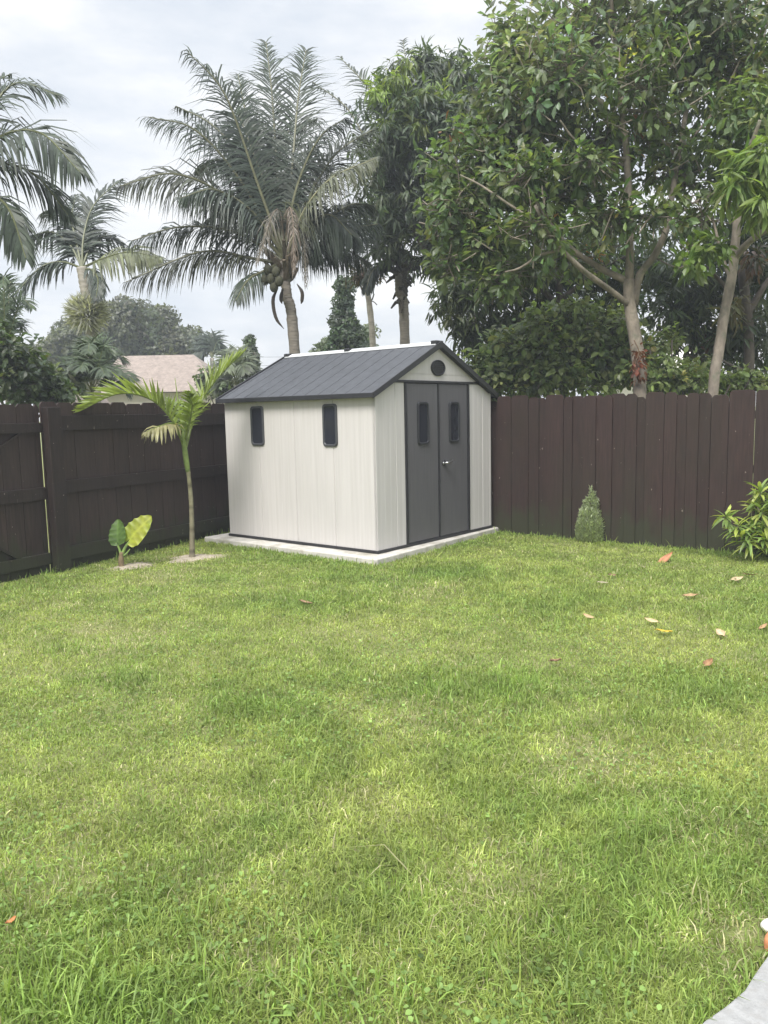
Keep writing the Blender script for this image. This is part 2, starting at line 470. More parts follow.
mp = N(nt, 'ShaderNodeMapping'); mp.inputs['Scale'].default_value = (1.6, 1.6, 4.5); nt.links.new(tc.outputs['Generated'], mp.inputs[0])
cn = noise(nt, 2.1, 7, mp.outputs[0], .6)
cc = ramp(nt, cn, [(.34, (.53, .575, .64)), (.46, (.62, .65, .695)), (.55, (.70, .715, .74)), (.65, (.80, .805, .815))])
# overcast: the cloud deck brightens towards the zenith
zr = ramp(nt, sx.outputs[2], [(0, (.98, .98, .98)), (.45, (1.0, 1.0, 1.0)), (1, (1.0, 1.0, 1.0))])
ma = N(nt, 'ShaderNodeMapRange'); nt.links.new(sx.outputs[2], ma.inputs[0])
ma.inputs[1].default_value = .45; ma.inputs[2].default_value = 1.0; ma.inputs[3].default_value = 1.0; ma.inputs[4].default_value = 3.6
b2 = N(nt, 'ShaderNodeBackground'); nt.links.new(mix(nt, 1.0, cc, zr, 'MULTIPLY'), b2.inputs[0]); nt.links.new(ma.outputs[0], b2.inputs[1])
cover = ramp(nt, noise(nt, 1.4, 5, mp.outputs[0]), [(.25, (.82, .82, .82)), (.6, (.97, .97, .97))])
mx = N(nt, 'ShaderNodeMixShader'); nt.links.new(cover, mx.inputs[0])
nt.links.new(b1.outputs[0], mx.inputs[1]); nt.links.new(b2.outputs[0], mx.inputs[2]); nt.links.new(mx.outputs[0], wo.inputs[0])

sl = bpy.data.lights.new('sun', 'SUN'); sl.energy = 3.6; sl.angle = math.radians(24); sl.color = (1, .965, .915)
so = bpy.data.objects.new('sun', sl); C.objects.link(so)
sd = Vector((SUN_AZ[0] * math.cos(SUN_EL), SUN_AZ[1] * math.cos(SUN_EL), math.sin(SUN_EL)))
so.rotation_euler = sd.to_track_quat('Z', 'Y').to_euler(); so.location = (0, 0, 20)

sc = bpy.context.scene
sc.view_settings.view_transform = 'Standard'; sc.view_settings.look = 'None'
sc.view_settings.exposure = 0.5; sc.view_settings.gamma = 1
sc.render.engine = 'CYCLES'
sc.cycles.use_denoising = True; sc.cycles.denoiser = 'OPENIMAGEDENOISE'; sc.cycles.denoising_input_passes = 'RGB_ALBEDO_NORMAL'; sc.cycles.denoising_prefilter = 'ACCURATE'
sc.cycles.max_bounces = 12; sc.cycles.diffuse_bounces = 6; sc.cycles.transmission_bounces = 8
sc.cycles.volume_bounces = 0

# ------------------------------------------------------------------ frames of the shed and fences
YAW = 0.8823
SC = np.array([-0.0784, 8.9446, .07])
A3 = np.array([math.cos(YAW), math.sin(YAW), 0]); B3 = np.array([-math.sin(YAW), math.cos(YAW), 0])
W_, L_, HW, RISE = 2.419, 2.565, 1.80, .575
def shed_local(p): q = np.asarray(p) - SC; return np.stack([q @ A3, q @ B3], -1)
FR0 = np.array([1.543, 10.854, 0]); FRD = np.array([.7728, -.6346, 0]); FRN = np.array([.6346, .7728, 0])
FL0 = np.array([-3.938, 8.081, 0]); FLD = np.array([.471, .882, 0]); FLN = np.array([-.882, .471, 0])   # normal points away from the lawn
PAD = np.array([(-.27, -.21), (2.56, -.06), (2.56, 2.86), (-.25, 2.80)])
SLAB = np.array([gp(714, 1024)[:2], gp(745, 990)[:2], gp(772, 958)[:2], [4.2, 5.0], [5.0, -3], [.2, -3]])
SLAB[3] = SLAB[2] + (SLAB[2] - SLAB[0]) / np.linalg.norm(SLAB[2] - SLAB[0]) * 4
SLAB[5] = SLAB[0] - (SLAB[2] - SLAB[0]) / np.linalg.norm(SLAB[2] - SLAB[0]) * 4

# worn, slightly ragged lawn-side edge of the paving
_e0, _e1 = SLAB[5], SLAB[3]
_t = np.linspace(0, 1, 90)[1:-1]; _nrm = np.array([-(_e1 - _e0)[1], (_e1 - _e0)[0]]) / np.linalg.norm(_e1 - _e0)
_edge = _e0 + (_e1 - _e0) * _t[:, None] + _nrm * (np.random.default_rng(3).normal(0, .007, (88, 1)) + .012 * np.sin(_t * 60)[:, None])
SLAB = np.vstack([_e0, _edge, _e1, SLAB[4]])

def inpoly(P, poly):
    x, y = P[:, 0], P[:, 1]; ins = np.zeros(len(P), bool); j = len(poly) - 1
    for i in range(len(poly)):
        xi, yi = poly[i]; xj, yj = poly[j]
        c = ((yi > y) != (yj > y)) & (x < (xj - xi) * (y - yi) / (yj - yi + 1e-12) + xi)
        ins ^= c; j = i
    return ins

# ------------------------------------------------------------------ SETTING
def structure(o): o['kind'] = 'structure'; return o
g = G()
xs = np.concatenate([[-900, -200, -60], np.linspace(-20, 20, 60), [60, 200, 900]])
ys = np.concatenate([[-300, -60, -20], np.linspace(-6, 24, 60), [60, 200, 1200]])
X, Y = np.meshgrid(xs, ys, indexing='ij')
Z = -.012 * vnoise(X, Y, 1.5, 3) - .004
vv = np.stack([X, Y, Z], -1).reshape(-1, 3); ny = len(ys)
q = np.array([[i * ny + j, (i + 1) * ny + j, (i + 1) * ny + j + 1, i * ny + j + 1] for i in range(len(xs) - 1) for j in range(ny - 1)])
g.add(vv, [q])
structure(g.build('ground', M['ground'], smooth=True))

g = G()
n = len(SLAB)
v = np.vstack([np.c_[SLAB, np.full(n, -.08)], np.c_[SLAB, np.full(n, .035)]])
g.add(v, [np.arange(n, 2 * n), np.array([[i, (i + 1) % n, n + (i + 1) % n, n + i] for i in range(n)])])
structure(g.build('patio', M['paver'], bevel=.006))

def blob_patch(name, c, rx, ry, mat, z=.004, ang=0, n=40):
    th = np.arange(n) * 2 * PI / n
    r = 1 + .25 * np.sin(th * 3 + c[0] * 7) * rng.random() + .18 * rng.normal(size=n)
    r = (r + np.roll(r, 1) + np.roll(r, -1)) / 3
    x = np.cos(th) * rx * r; y = np.sin(th) * ry * r
    P = np.c_[c[0] + x * math.cos(ang) - y * math.sin(ang), c[1] + x * math.sin(ang) + y * math.cos(ang)]
    g = G()
    v = np.vstack([[c[0], c[1], z + .010], np.c_[(P + c[:2]) / 2, np.full(n, z + .007)], np.c_[P, np.full(n, z - .012)]])
    t = np.array([[0, 1 + i, 1 + (i + 1) % n] for i in range(n)])
    q = np.array([[1 + i, n + 1 + i, n + 1 + (i + 1) % n, 1 + (i + 1) % n] for i in range(n)])
    g.add(v, [t, q]); return structure(g.build(name, mat, smooth=True))
palm_base = gp(192, 558); ear_base = gp(122, 567)
blob_patch('sandy_soil', palm_base + np.array([0.02, .02, 0]), .42, .26, M['sand'], ang=.6)
blob_patch('sandy_soil', ear_base + np.array([.1, .06, 0]), .30, .2, M['sand'], ang=.9)

# ------------------------------------------------------------------ GRASS (real blades)
def lawn_mask(P):
    ok = ~inpoly(shed_local(np.c_[P, np.zeros(len(P))]), PAD - np.array([0, 0]))
    ok &= ~inpoly(P, SLAB)
    q = P - FR0[:2]; ok &= (q @ FRN[:2]) < -.02
    q = P - FL0[:2]; ok &= (q @ FLN[:2]) < -.02
    return ok
def grass():
    g = G()
    bands = [(1.3, 2.6, 21000), (2.6, 3.6, 15000), (3.6, 5.0, 9800), (5.0, 7.0, 6000), (7.0, 9.0, 4800), (9.0, 11.8, 4200)]
    for y0, y1, dens in bands:
        xw = .56 * y1 + 2.0
        n = int(dens * 2 * xw * (y1 - y0))
        P = np.c_[rng.uniform(-xw, xw, n), rng.uniform(y0, y1, n)]
        P = P[(P[:, 0] > -.54 * P[:, 1] - .6) & (P[:, 0] < .54 * P[:, 1] + .45 + np.where(P[:, 1] > 2.4, 1.6, .2))]
        P = P[lawn_mask(P)]
        x, y = P[:, 0], P[:, 1]
        # thin the sward in worn places
        thin = vnoise(x, y, .55, 1) * .6 + vnoise(x, y, .18, 2) * .4
        bare = np.zeros(len(P))
        for (c, r, s) in BARE:
            bare = np.maximum(bare, s * np.exp(-((x - c[0]) ** 2 + (y - c[1]) ** 2) / r ** 2))
        keep = rng.random(len(P)) > np.clip((thin - .62) * 1.6, 0, .55) + bare
        P = P[keep]; x, y = P[:, 0], P[:, 1]; bare = bare[keep]
        n = len(P)
        big = vnoise(x, y, 1.3, 5) * .6 + vnoise(x, y, .45, 6) * .4
        dark_green = np.clip((big - .45) * 2.5, 0, 1)
        for (c, rx, ry, s) in DARK_GREEN:
            dark_green = np.maximum(dark_green, s * np.exp(-((x - c[0]) / rx) ** 2 - ((y - c[1]) / ry) ** 2))
        h = rng.gamma(7, 1 / 7, n) * (.0205 + .020 * dark_green)
        tall = rng.random(n) < .016 * (.4 + 1.5 * dark_green)
        h = np.where(tall, h * rng.uniform(1.5, 2.6, n), h)
        lean = np.abs(rng.normal(.85, .5, n)) ; az = rng.uniform(0, 2 * PI, n)
        far = np.clip((y - 2) / 8, 0, 1)
        w = rng.uniform(.0025, .0056, n) * (1 + 1.1 * far) * np.where(tall, 1.25, 1)
        dirh = np.c_[np.cos(az), np.sin(az)]
        per = np.c_[-np.sin(az), np.cos(az)]
        tw = rng.uniform(-.9, .9, n); wx = per * np.cos(tw)[:, None] + dirh * np.sin(tw)[:, None]
        L = h * (1 + .25 * lean)
        mx_ = L * np.sin(lean * .6) * .5; mz = L * np.cos(lean * .6) * .5
        ex = mx_ + L * .5 * np.sin(np.minimum(lean * 1.5, 1.75)); ez = mz + L * .5 * np.cos(np.minimum(lean * 1.5, 1.75))
        z0 = np.zeros(n) - .004
        base = np.c_[P, z0]
        W3 = np.c_[wx, np.zeros(n)] * w[:, None] * .5
        mid = base + np.c_[dirh * mx_[:, None], mz]
        tip = base + np.c_[dirh * ex[:, None], np.maximum(ez, .003)]
        v = np.stack([base - W3, base + W3, mid - W3 * .85, mid + W3 * .85, tip], 1).reshape(-1, 3)
        # colour of each blade: green to yellow-green, some straw
        t = np.clip(vnoise(x, y, .9, 8) * .45 + vnoise(x, y, .25, 9) * .35 + vnoise(x, y, .07, 14) * .3 + rng.normal(0, .14, n) - .38 * dark_green, 0, 1)[:, None]
        cgreen = np.array([.175, .262, .060]); cyel = np.array([.37, .415, .120]); cstraw = np.array([.50, .47, .27])
        col = cgreen * (1 - t) + cyel * t
        straw = rng.random(n) < np.clip(.045 + .28 * np.clip(thin[keep] - .5, 0, 1) + .8 * bare - .06 * dark_green, 0, .75)
        col = np.where(straw[:, None], cstraw * rng.uniform(.6, 1.1, (n, 1)), col)
        col = col * np.exp(rng.normal(0, .2, (n, 1))) * (.8 + .4 * vnoise(x, y, .10, 15))[:, None]
        off = (np.arange(n) * 5)[:, None, None]
        cv = np.repeat(col, 5, axis=0)
        g.add(v, [(np.array([[0, 1, 3, 2]])[None] + off).reshape(-1, 4), (np.array([[2, 3, 4]])[None] + off).reshape(-1, 3)], cv)
    # long coarse blades in tufts
    for (c, r, k, hh) in TUFTS:
        P = c[:2] + rng.normal(0, r, (k, 2)); P = P[lawn_mask(P)]; k = len(P)
        az = rng.uniform(0, 2 * PI, k); L = hh * .8 * rng.uniform(.5, 1.25, k); le = np.abs(rng.normal(.35, .35, k))
        w = rng.uniform(.004, .0078, k)
        dh = np.c_[np.cos(az), np.sin(az)]; pr = np.c_[-np.sin(az), np.cos(az)]
        rows = []
        for t_, ww in ((0, .8), (.35, 1), (.7, .8), (1, .05)):
            a = le * (t_ * 1.6)
            p = np.c_[P + dh * (L * t_ * np.sin(np.minimum(a, 1.6)))[:, None], L * t_ * np.cos(np.minimum(a, 1.5)) - .003]
            s3 = np.c_[pr, np.zeros(k)] * (w * ww * .5)[:, None]
            rows += [p - s3, p + s3]
        v = np.stack(rows, 1).reshape(-1, 3); off = (np.arange(k) * 8)[:, None, None]
        q = np.array([[0, 1, 3, 2], [2, 3, 5, 4], [4, 5, 7, 6]])
        col = np.array([.17, .26, .06]) * np.exp(rng.normal(0, .25, (k, 1))) * np.array([1, 1, 1]) + np.array([.05, .05, .012]) * rng.random((k, 1))
        g.add(v, [(q[None] + off).reshape(-1, 4)], np.repeat(col, 8, axis=0))
    # small round-leaved weeds through the sward
    nw = 17000
    y = rng.uniform(1.5, 8, nw); P = np.c_[rng.uniform(-1, 1, nw) * (.52 * y + .3), y]
    P = P[lawn_mask(P)]
    P = P[(vnoise(P[:, 0], P[:, 1], .5, 12) + rng.normal(0, .1, len(P))) > .5]; n = len(P)
    pos = np.c_[P, rng.uniform(.010, .032, n)]
    az = rng.uniform(0, 2 * PI, n); d = np.c_[np.cos(az), np.sin(az), rng.uniform(.1, .9, n)]
    leaves(g, pos, d, np.tile(UP, (n, 1)) + rng.normal(0, .2, (n, 3)), rng.uniform(.009, .024, n), .8,
           np.array([.17, .26, .07]) * np.exp(rng.normal(0, .25, (n, 1))), .2, .1, 'oval')
    o = g.build('grass', M['grass']); o['kind'] = 'stuff'
    return o
def g2(px, py): return gp(px, py)[:2]
BARE = [(palm_base[:2], .30, .8), (ear_base[:2] + np.array([.12, .06]), .2, .6), (g2(95, 628), .22, .6), (g2(590, 762), .25, .5), (g2(700, 598), .2, .2),
        (g2(360, 800), .2, .2), (g2(250, 960), .12, .25), (g2(480, 890), .2, .25), (g2(755, 935), .12, .5), (g2(700, 830), .2, .2), (g2(430, 590), .35, .35), (g2(120, 640), .3, .4), (g2(160, 575), .3, .35), (g2(60, 605), .2, .3), (g2(430, 720), .25, .2)]
DARK_GREEN = [(g2(480, 690), .55, .35, 1.0), (g2(705, 690), .40, .45, 1.0), (g2(255, 710), .35, .3, .7), (g2(120, 1000), .7, .22, 1.0), (g2(310, 600), .9, .5, .9), (g2(640, 720), .4, .3, .8), (g2(30, 600), .4, .3, .5), (g2(560, 940), .3, .2, .7)]  # spots of taller, darker green blades
TUFTS = []
for px, py, r, k, hh in [(40, 990, .10, 90, .14), (100, 1010, .10, 90, .13), (170, 1000, .09, 60, .12), (190, 930, .06, 26, .12), (120, 900, .06, 30, .09), (300, 985, .08, 50, .13),
                         (320, 950, .03, 16, .11), (210, 960, .03, 12, .14), (260, 930, .10, 30, .08), (560, 930, .07, 40, .10), (640, 920, .08, 50, .10), (600, 900, .07, 40, .09),
                         (480, 970, .09, 50, .09), (420, 1000, .08, 50, .1), (350, 1010, .07, 50, .12), (690, 880, .10, 40, .07), (560, 985, .08, 40, .1), (250, 715, .16, 140, .10), (480, 690, .25, 240, .09),
                         (700, 690, .22, 220, .09), (640, 730, .2, 130, .08), (60, 650, .14, 90, .10), (30, 590, .2, 90, .10), (330, 600, .4, 160, .07), (220, 535, .1, 60, .12), (640, 980, .08, 50, .09),
                         (20, 930, .1, 50, .12), (5, 880, .1, 50, .1), (330, 740, .2, 60, .07), (560, 800, .3, 60, .06), (150, 800, .3, 60, .07)]:
    TUFTS.append((gp(px, py), r, k, hh))
for s in np.linspace(.1, 3.5, 26):      # uncut strip at the fences
    TUFTS.append((FR0 + FRD * (s + rng.normal(0, .05)) - FRN * .07, .05, int(rng.integers(10, 34)), rng.uniform(.05, .11)))
for s in np.linspace(0.2, 3.6, 22):
    TUFTS.append((FL0 + FLD * s - FLN * .07, .05, int(rng.integers(6, 26)), rng.uniform(.05, .12)))
for s in np.linspace(-.2, 2.6, 18):
    TUFTS.append((SC + A3 * s - B3 * .24 - UP * .07, .04, int(rng.integers(6, 22)), rng.uniform(.04, .08)))
    TUFTS.append((SC - A3 * .30 + B3 * s - UP * .07, .04, int(rng.integers(6, 22)), rng.uniform(.04, .08)))
for q in _edge[20:75]:
    for _ in range(2): TUFTS.append((np.r_[q + _nrm * .012 + rng.normal(0, .012, 2), 0], .016, int(rng.integers(5, 15)), rng.uniform(.04, .085)))
grass()

# ------------------------------------------------------------------ SHED
pad = G()
n = 4
PW = np.array([SC[:2] + A3[:2] * p[0] + B3[:2] * p[1] for p in PAD])
pad.add(np.vstack([np.c_[PW, np.full(4, -.06)], np.c_[PW, np.full(4, .066)]]), [np.array([[4, 5, 6, 7]]), np.array([[i, (i + 1) % 4, 4 + (i + 1) % 4, 4 + i] for i in range(4)])])
tag(pad.build('concrete_pad', M['concrete'], bevel=.012), 'pale concrete slab that the cream storage shed stands on', 'concrete slab')

shed = thing('storage_shed', 'cream plastic storage shed with grey double doors and dark pitched roof', 'shed', SC, YAW)
def grooved(g, width, zlow, ztop, spacing, majors=(), depth=.007, half=.006, flip=False):
    """wall skin along u (0..width) with vertical V grooves; ztop(u) gives its top; returns in u,n,z"""
    us = [0.0]
    gs = sorted(set([round(x, 3) for x in np.arange(spacing, width - .02, spacing)]))
    for x in gs:
        hw = half * (1.6 if any(abs(x - m_) < spacing * .5 for m_ in majors) else .8)
        us += [x - hw, x, x + hw]
    us.append(width)
    dep = [0.0]
    for x in gs:
        big = any(abs(x - m_) < spacing * .5 for m_ in majors)
        dep += [0, depth * (1.9 if big else .3), 0]
    dep.append(0)
    return us, dep
def wall(name, width, zlow, ztop, spacing, place, majors=(), thick=.04, mat='siding'):
    us, dep = grooved(None, width, zlow, ztop, spacing, majors)
    g = G(); v = []
    for u, dp in zip(us, dep):
        v += [place(u, dp, zlow), place(u, dp, ztop(u))]
    k = len(us)
    for u in us: v += [place(u, thick, zlow), place(u, thick, ztop(u))]
    f = []
    for i in range(k - 1):
        a, b = 2 * i, 2 * i + 2
        f += [[a, b, b + 1, a + 1], [2 * k + b, 2 * k + a, 2 * k + a + 1, 2 * k + b + 1], [a + 1, b + 1, 2 * k + b + 1, 2 * k + a + 1], [b, a, 2 * k + a, 2 * k + b]]
    e = 2 * (k - 1)
    f += [[0, 1, 2 * k + 1, 2 * k], [e + 1, e, 2 * k + e, 2 * k + e + 1]]
    g.add(v, [np.array(f)])
    return g.build(name, M[mat], shed, local=True)
zl = .032
slope = RISE / (W_ / 2)
roofz = lambda x: HW + slope * min(x, W_ - x)
wall('side_wall', L_, zl, lambda u: HW + .012, .128, lambda u, n_, z: (n_, u, z), majors=(.64, 1.28, 1.92))
wall('side_wall', L_, zl, lambda u: HW + .012, .128, lambda u, n_, z: (W_ - n_, u, z), majors=(.64, 1.28, 1.92))
wall('back_wall', W_ - .084, zl, lambda u: roofz(u + .042) - .01, .128, lambda u, n_, z: (u + .042, L_ - n_, z))
wall('front_panel', .53 - .042, zl, lambda u: min(1.925, roofz(u + .042) - .012), .107, lambda u, n_, z: (u + .042, n_, z), majors=(.27,))
wall('front_panel', .53 - .042, zl, lambda u: min(1.925, roofz(W_ - .53 + u) - .012), .107, lambda u, n_, z: (W_ - .53 + u, n_, z), majors=(.27,))
for x0 in (.0, W_ - .041):
    g = G(); g.box(x0, x0 + .041, -.003, .039, zl, HW + .005); g.build('corner_post', M['siding'], shed, local=True, bevel=.004)
# gable: two courses with a joint between them
g = G()
xg = lambda z: (z - HW) / slope
z0, zj, zt = 1.957, 2.032, HW + RISE - .03
a0 = xg(z0) + .02; aj = xg(zj - .004) + .02; ak = xg(zj + .004) + .02
g.prism([(a0, z0), (W_ - a0, z0), (W_ - aj, zj - .004), (aj, zj - .004)], 1, .0, .03)
g.prism([(ak, zj + .004), (W_ - ak, zj + .004), (W_ / 2 + .03, zt), (W_ / 2 - .03, zt)], 1, .0, .03)
g.box(aj, W_ - aj, .006, .03, zj - .006, zj + .006)
g.build('gable', M['siding'], shed, local=True)
# vent
g = G(); th = np.arange(40) * 2 * PI / 40
ring = lambda rx, rz, y: np.c_[W_ / 2 + rx * np.cos(th), np.full(40, y), 2.112 + rz * np.sin(th)]
v = np.vstack([ring(.145, .097, .0), ring(.145, .097, -.016), ring(.135, .089, -.022), ring(.12, .078, -.016), ring(.118, .076, -.004)])
fs = [np.array([[r * 40 + i, r * 40 + (i + 1) % 40, (r + 1) * 40 + (i + 1) % 40, (r + 1) * 40 + i] for r in range(4) for i in range(40)]), np.arange(160, 200)]
g.add(v, fs)
for k in range(7):
    zz = 2.112 - .066 + k * .022; hw = .118 * math.sqrt(max(0, 1 - ((zz - 2.112) / .078) ** 2)) - .004
    g.box(W_ / 2 - hw, W_ / 2 + hw, -.013, -.004, zz - .004, zz + .004)
g.build('vent', M['trim'], shed, local=True)
# base rail and dark trims
g = G()
g.box(-.016, W_ + .016, -.018, .04, 0, .030); g.box(-.016, W_ + .016, L_ - .04, L_ + .016, 0, .030)
g.box(-.016, .04, .041, L_ - .041, 0, .0295); g.box(W_ - .04, W_ + .016, .041, L_ - .041, 0, .0295)
g.box(-.024, -.0165, 1.16, 1.30, .004, .034)
g.build('base_rail', M['trim'], shed, local=True, bevel=.004)
g = G(); g.box(.30, W_ - .30, -.016, .035, 1.926, 1.956); g.build('header_trim', M['trim'], shed, local=True, bevel=.004)
for x in (.531, W_ - .531 - .038): 
    g = G(); g.box(x, x + .038, -.014, .035, .031, 1.925); g.build('door_frame', M['trim'], shed, local=True, bevel=.004)

def rrect(x0, x1, z0, z1, r, n=5):
    P = []
    for cx_, cz_, a0_ in ((x1 - r, z1 - r, 0), (x0 + r, z1 - r, 90), (x0 + r, z0 + r, 180), (x1 - r, z0 + r, 270)):
        for k in range(n + 1):
            a = math.radians(a0_ + 90 * k / n); P.append((cx_ + r * math.cos(a), cz_ + r * math.sin(a)))
    return np.array(P)
def window(parent, place, u0, u1, z0, z1, fm='wframe', fw=.028):
    """rounded frame standing proud of the wall, dark pane set back inside it. place(u, out, z)"""
    o = rrect(u0, u1, z0, z1, .045); i1 = rrect(u0 + fw, u1 - fw, z0 + fw, z1 - fw, .03); o2 = rrect(u0 + .006, u1 - .006, z0 + .006, z1 - .006, .042)
    k = len(o); g = G(); v = []
    for R, d_ in ((o, -.002), (o, .014), (o2, .02), (rrect(u0 + fw - .006, u1 - fw + .006, z0 + fw - .006, z1 - fw + .006, .034), .02), (i1, .014), (i1, .003)):
        v += [place(p[0], d_, p[1]) for p in R]
    f = np.array([[r * k + i, r * k + (i + 1) % k, (r + 1) * k + (i + 1) % k, (r + 1) * k + i] for r in range(5) for i in range(k)])
    g.add(v, [f]); fo = g.build('window', M[fm], parent, local=True, smooth=False)
    g = G(); R = rrect(u0 + fw - .001, u1 - fw + .001, z0 + fw - .001, z1 - fw + .001, .03)
    g.add([place(p[0], .006, p[1]) for p in R] + [place(p[0], .0015, p[1]) for p in R], [np.arange(k), np.array([[i, (i + 1) % k, k + (i + 1) % k, k + i] for i in range(k)])])
    g.build('pane', M['glass'], fo, local=True)
for y0, y1 in ((1.815, 2.055), (.565, .795)):
    window(shed, lambda u, d_, z: (-d_, u, z), y0, y1, 1.205, 1.70, 'wframe_side')
cxm = .531 + .038
doors = []
for k, (x0, x1) in enumerate(((cxm + .004, 1.196), (1.222, W_ - cxm - .004))):
    g = G()
    g.box(x0, x1, .0, .034, .036, 1.921)
    d_ = g.build('door', M['door'], shed, local=True, bevel=.005); doors.append(d_)
    wx = (.775, 1.0) if k == 0 else (1.432, 1.657)
    window(d_, lambda u, dd, z: (u, -dd, z), wx[0], wx[1], 1.195, 1.705)
g = G(); g.box(1.197, 1.221, -.012, .03, .034, 1.921); g.build('centre_strip', M['trim'], doors[1], local=True, bevel=.004)
# lever handle on the right leaf
g = G()
cx_, cz_ = 1.315, .952
g.tube([(cx_, 0, cz_), (cx_, -.012, cz_), (cx_, -.02, cz_)], [.036, .036, .03], 20, mat=0)
g.tube([(cx_, -.02, cz_), (cx_, -.05, cz_)], [.013, .012], 12, mat=1)
g.tube(spline([(cx_, -.05, cz_), (cx_ + .04, -.055, cz_ + .003), (cx_ + .10, -.05, cz_ + .012), (cx_ + .135, -.045, cz_ + .022)], 10), np.linspace(.013, .009, 10), 10, mat=1)
g.tube([(cx_ - .03, -.014, cz_ - .004), (cx_ - .03, -.026, cz_ - .004)], [.016, .014], 12, mat=1)
g.build('handle', [M['trim'], M['chrome']], doors[1], local=True, smooth=True)
# roof
OH, OE = .045, .075
g = G()
ysr = [-OH]; hs = [0]
yy = -OH
for s in np.arange(.17, L_ + OH, .215):
    ysr += [s - .008, s - .005, s + .005, s + .008]; hs += [0, .005, .005, 0]
ysr.append(L_ + OH); hs.append(0)
for sgn in (-1, 1):
    ex = W_ / 2 + sgn * (W_ / 2 + OE); ez = HW + .035 - slope * OE; rx_ = W_ / 2 + sgn * .012; rz_ = HW + RISE + .03
    nx = nrm(np.array([sgn * slope, 0, 1.]))
    v = []
    for y_, h_ in zip(ysr, hs):
        for (x_, z_) in ((ex, ez), (rx_, rz_)):
            p = np.array([x_, y_, z_]); v += [p + nx * h_, p - nx * .03]
    k = len(ysr); f = []
    for i in range(k - 1):
        a, b = 4 * i, 4 * i + 4
        f += [[a, b, b + 2, a + 2], [a + 1, a + 3, b + 3, b + 1], [a, a + 1, b + 1, b], [a + 2, b + 2, b + 3, a + 3]]
    e = 4 * (k - 1); f += [[0, 2, 3, 1], [e, e + 1, e + 3, e + 2]]
    g.add(v, [np.array(f)])
roof = g.build('roof', M['roof'], shed, local=True)
g = G()
for sgn in (-1, 1):
    ex = W_ / 2 + sgn * (W_ / 2 + OE + .001); ez = HW + .035 - slope * OE
    g.box(min(ex, ex + sgn * .02), max(ex, ex + sgn * .02), -OH - .004, L_ + OH + .004, ez - .048, ez + .008)
g.build('fascia', M['trim'], roof, local=True, bevel=.004)
for y0, y1 in ((-OH - .022, -OH - .002), (L_ + OH + .002, L_ + OH + .022)):
    g = G()
    ez = HW + .035 - slope * OE; rz_ = HW + RISE + .03; xe0 = -OE - .02; xe1 = W_ + OE + .02; m_ = W_ / 2
    g.prism([(xe0, ez - .055), (xe0, ez + .012), (m_, rz_ + .026), (xe1, ez + .012), (xe1, ez - .055), (m_, rz_ - .048)], 1, y0, y1)
    g.build('bargeboard', M['trim'], roof, local=True, bevel=.003)
g = G()
rz_ = HW + RISE + .03
g.prism([(W_ / 2 - .075, rz_ - .022), (W_ / 2 - .072, rz_ - .008), (W_ / 2, rz_ + .026), (W_ / 2 + .072, rz_ - .008), (W_ / 2 + .075, rz_ - .022), (W_ / 2, rz_ + .012)], 1, -OH + .02, L_ + OH - .02)
g.build('ridge_cap', M['cap'], roof, local=True)
for y_ in (-OH + .05, 1.42, L_ + OH - .05):
    g = G(); g.box(W_ / 2 - .075, W_ / 2 + .075, y_ - .045, y_ + .045, rz_ - .012, rz_ + .034); g.build('ridge_clip', M['trim'], roof, local=True, bevel=.01)

# ------------------------------------------------------------------ FENCES
def frame(o, D):
    return thing
ra = math.atan2(FRD[1], FRD[0]); la = math.atan2(FLD[1], FLD[0])
fr = thing('wooden_fence', 'dark brown board fence behind the shed door side, running along the right of the lawn', 'fence', FR0, ra)
g = G()
seams = [-3.60, -3.34, -3.08, -2.83, -2.56, -2.3, -2.03, -1.78, -1.52, -1.25, -1.0, -.74, -.49, -.25, .004, .221, .478, .727, .983, 1.244, 1.51, 1.793, 2.041, 2.27, 2.526, 2.796, 2.992, 3.265, 3.49, 3.74, 4.0, 4.27, 4.52, 4.8, 5.05]
def board(g, s0, s1, y, top, col, t=.018, n=1):
    c = .03
    P = [(s0, -.02), (s1, -.02), (s1, top - c), (s1 - c, top), (s0 + c, top), (s0, top - c)]
    g.prism(P, 1, y, y + t, col)
for a_, b_ in zip(seams[:-1], seams[1:]):
    w = b_ - a_; k = a_ + w * rng.uniform(.38, .62)
    c1 = np.array([1, 1, 1]) * rng.uniform(.85, 1.15); c2 = np.array([1, 1, 1]) * rng.uniform(.85, 1.13)
    t1 = 1.825 + rng.normal(0, .022); t2 = 1.825 + rng.normal(0, .022)
    gp_ = rng.uniform(.004, .008)
    if rng.random() < .65:
        board(g, a_ + gp_, k + .012, .0, t1, c1); board(g, k - .02, b_ - gp_ * .3, .0195, t2 - rng.uniform(0, .03), c2)
    else:
        board(g, a_ + gp_, b_ - gp_ * .3, .0 + rng.uniform(0, .008), t1, c1)
for k, a_ in enumerate(seams[1:-1]):
    if k not in (14, 26, 20): g.box(a_ - .03, a_ + .035, .0385, .0395, .0, 1.70, (.8, .8, .8))
g.build('board_panel', M['fence_r'], fr, local=True)
for z in (.28, .95, 1.55):
    g = G(); g.box(-3.6, 5.05, .040, .078, z - .045, z + .045); g.build('rail', M['fence_r'], fr, local=True)
for s in (-2.6, -.2, 2.2, 4.6):
    g = G(); g.box(s - .045, s + .045, .080, .17, -.1, 1.75); g.build('post', M['fence_r'], fr, local=True)

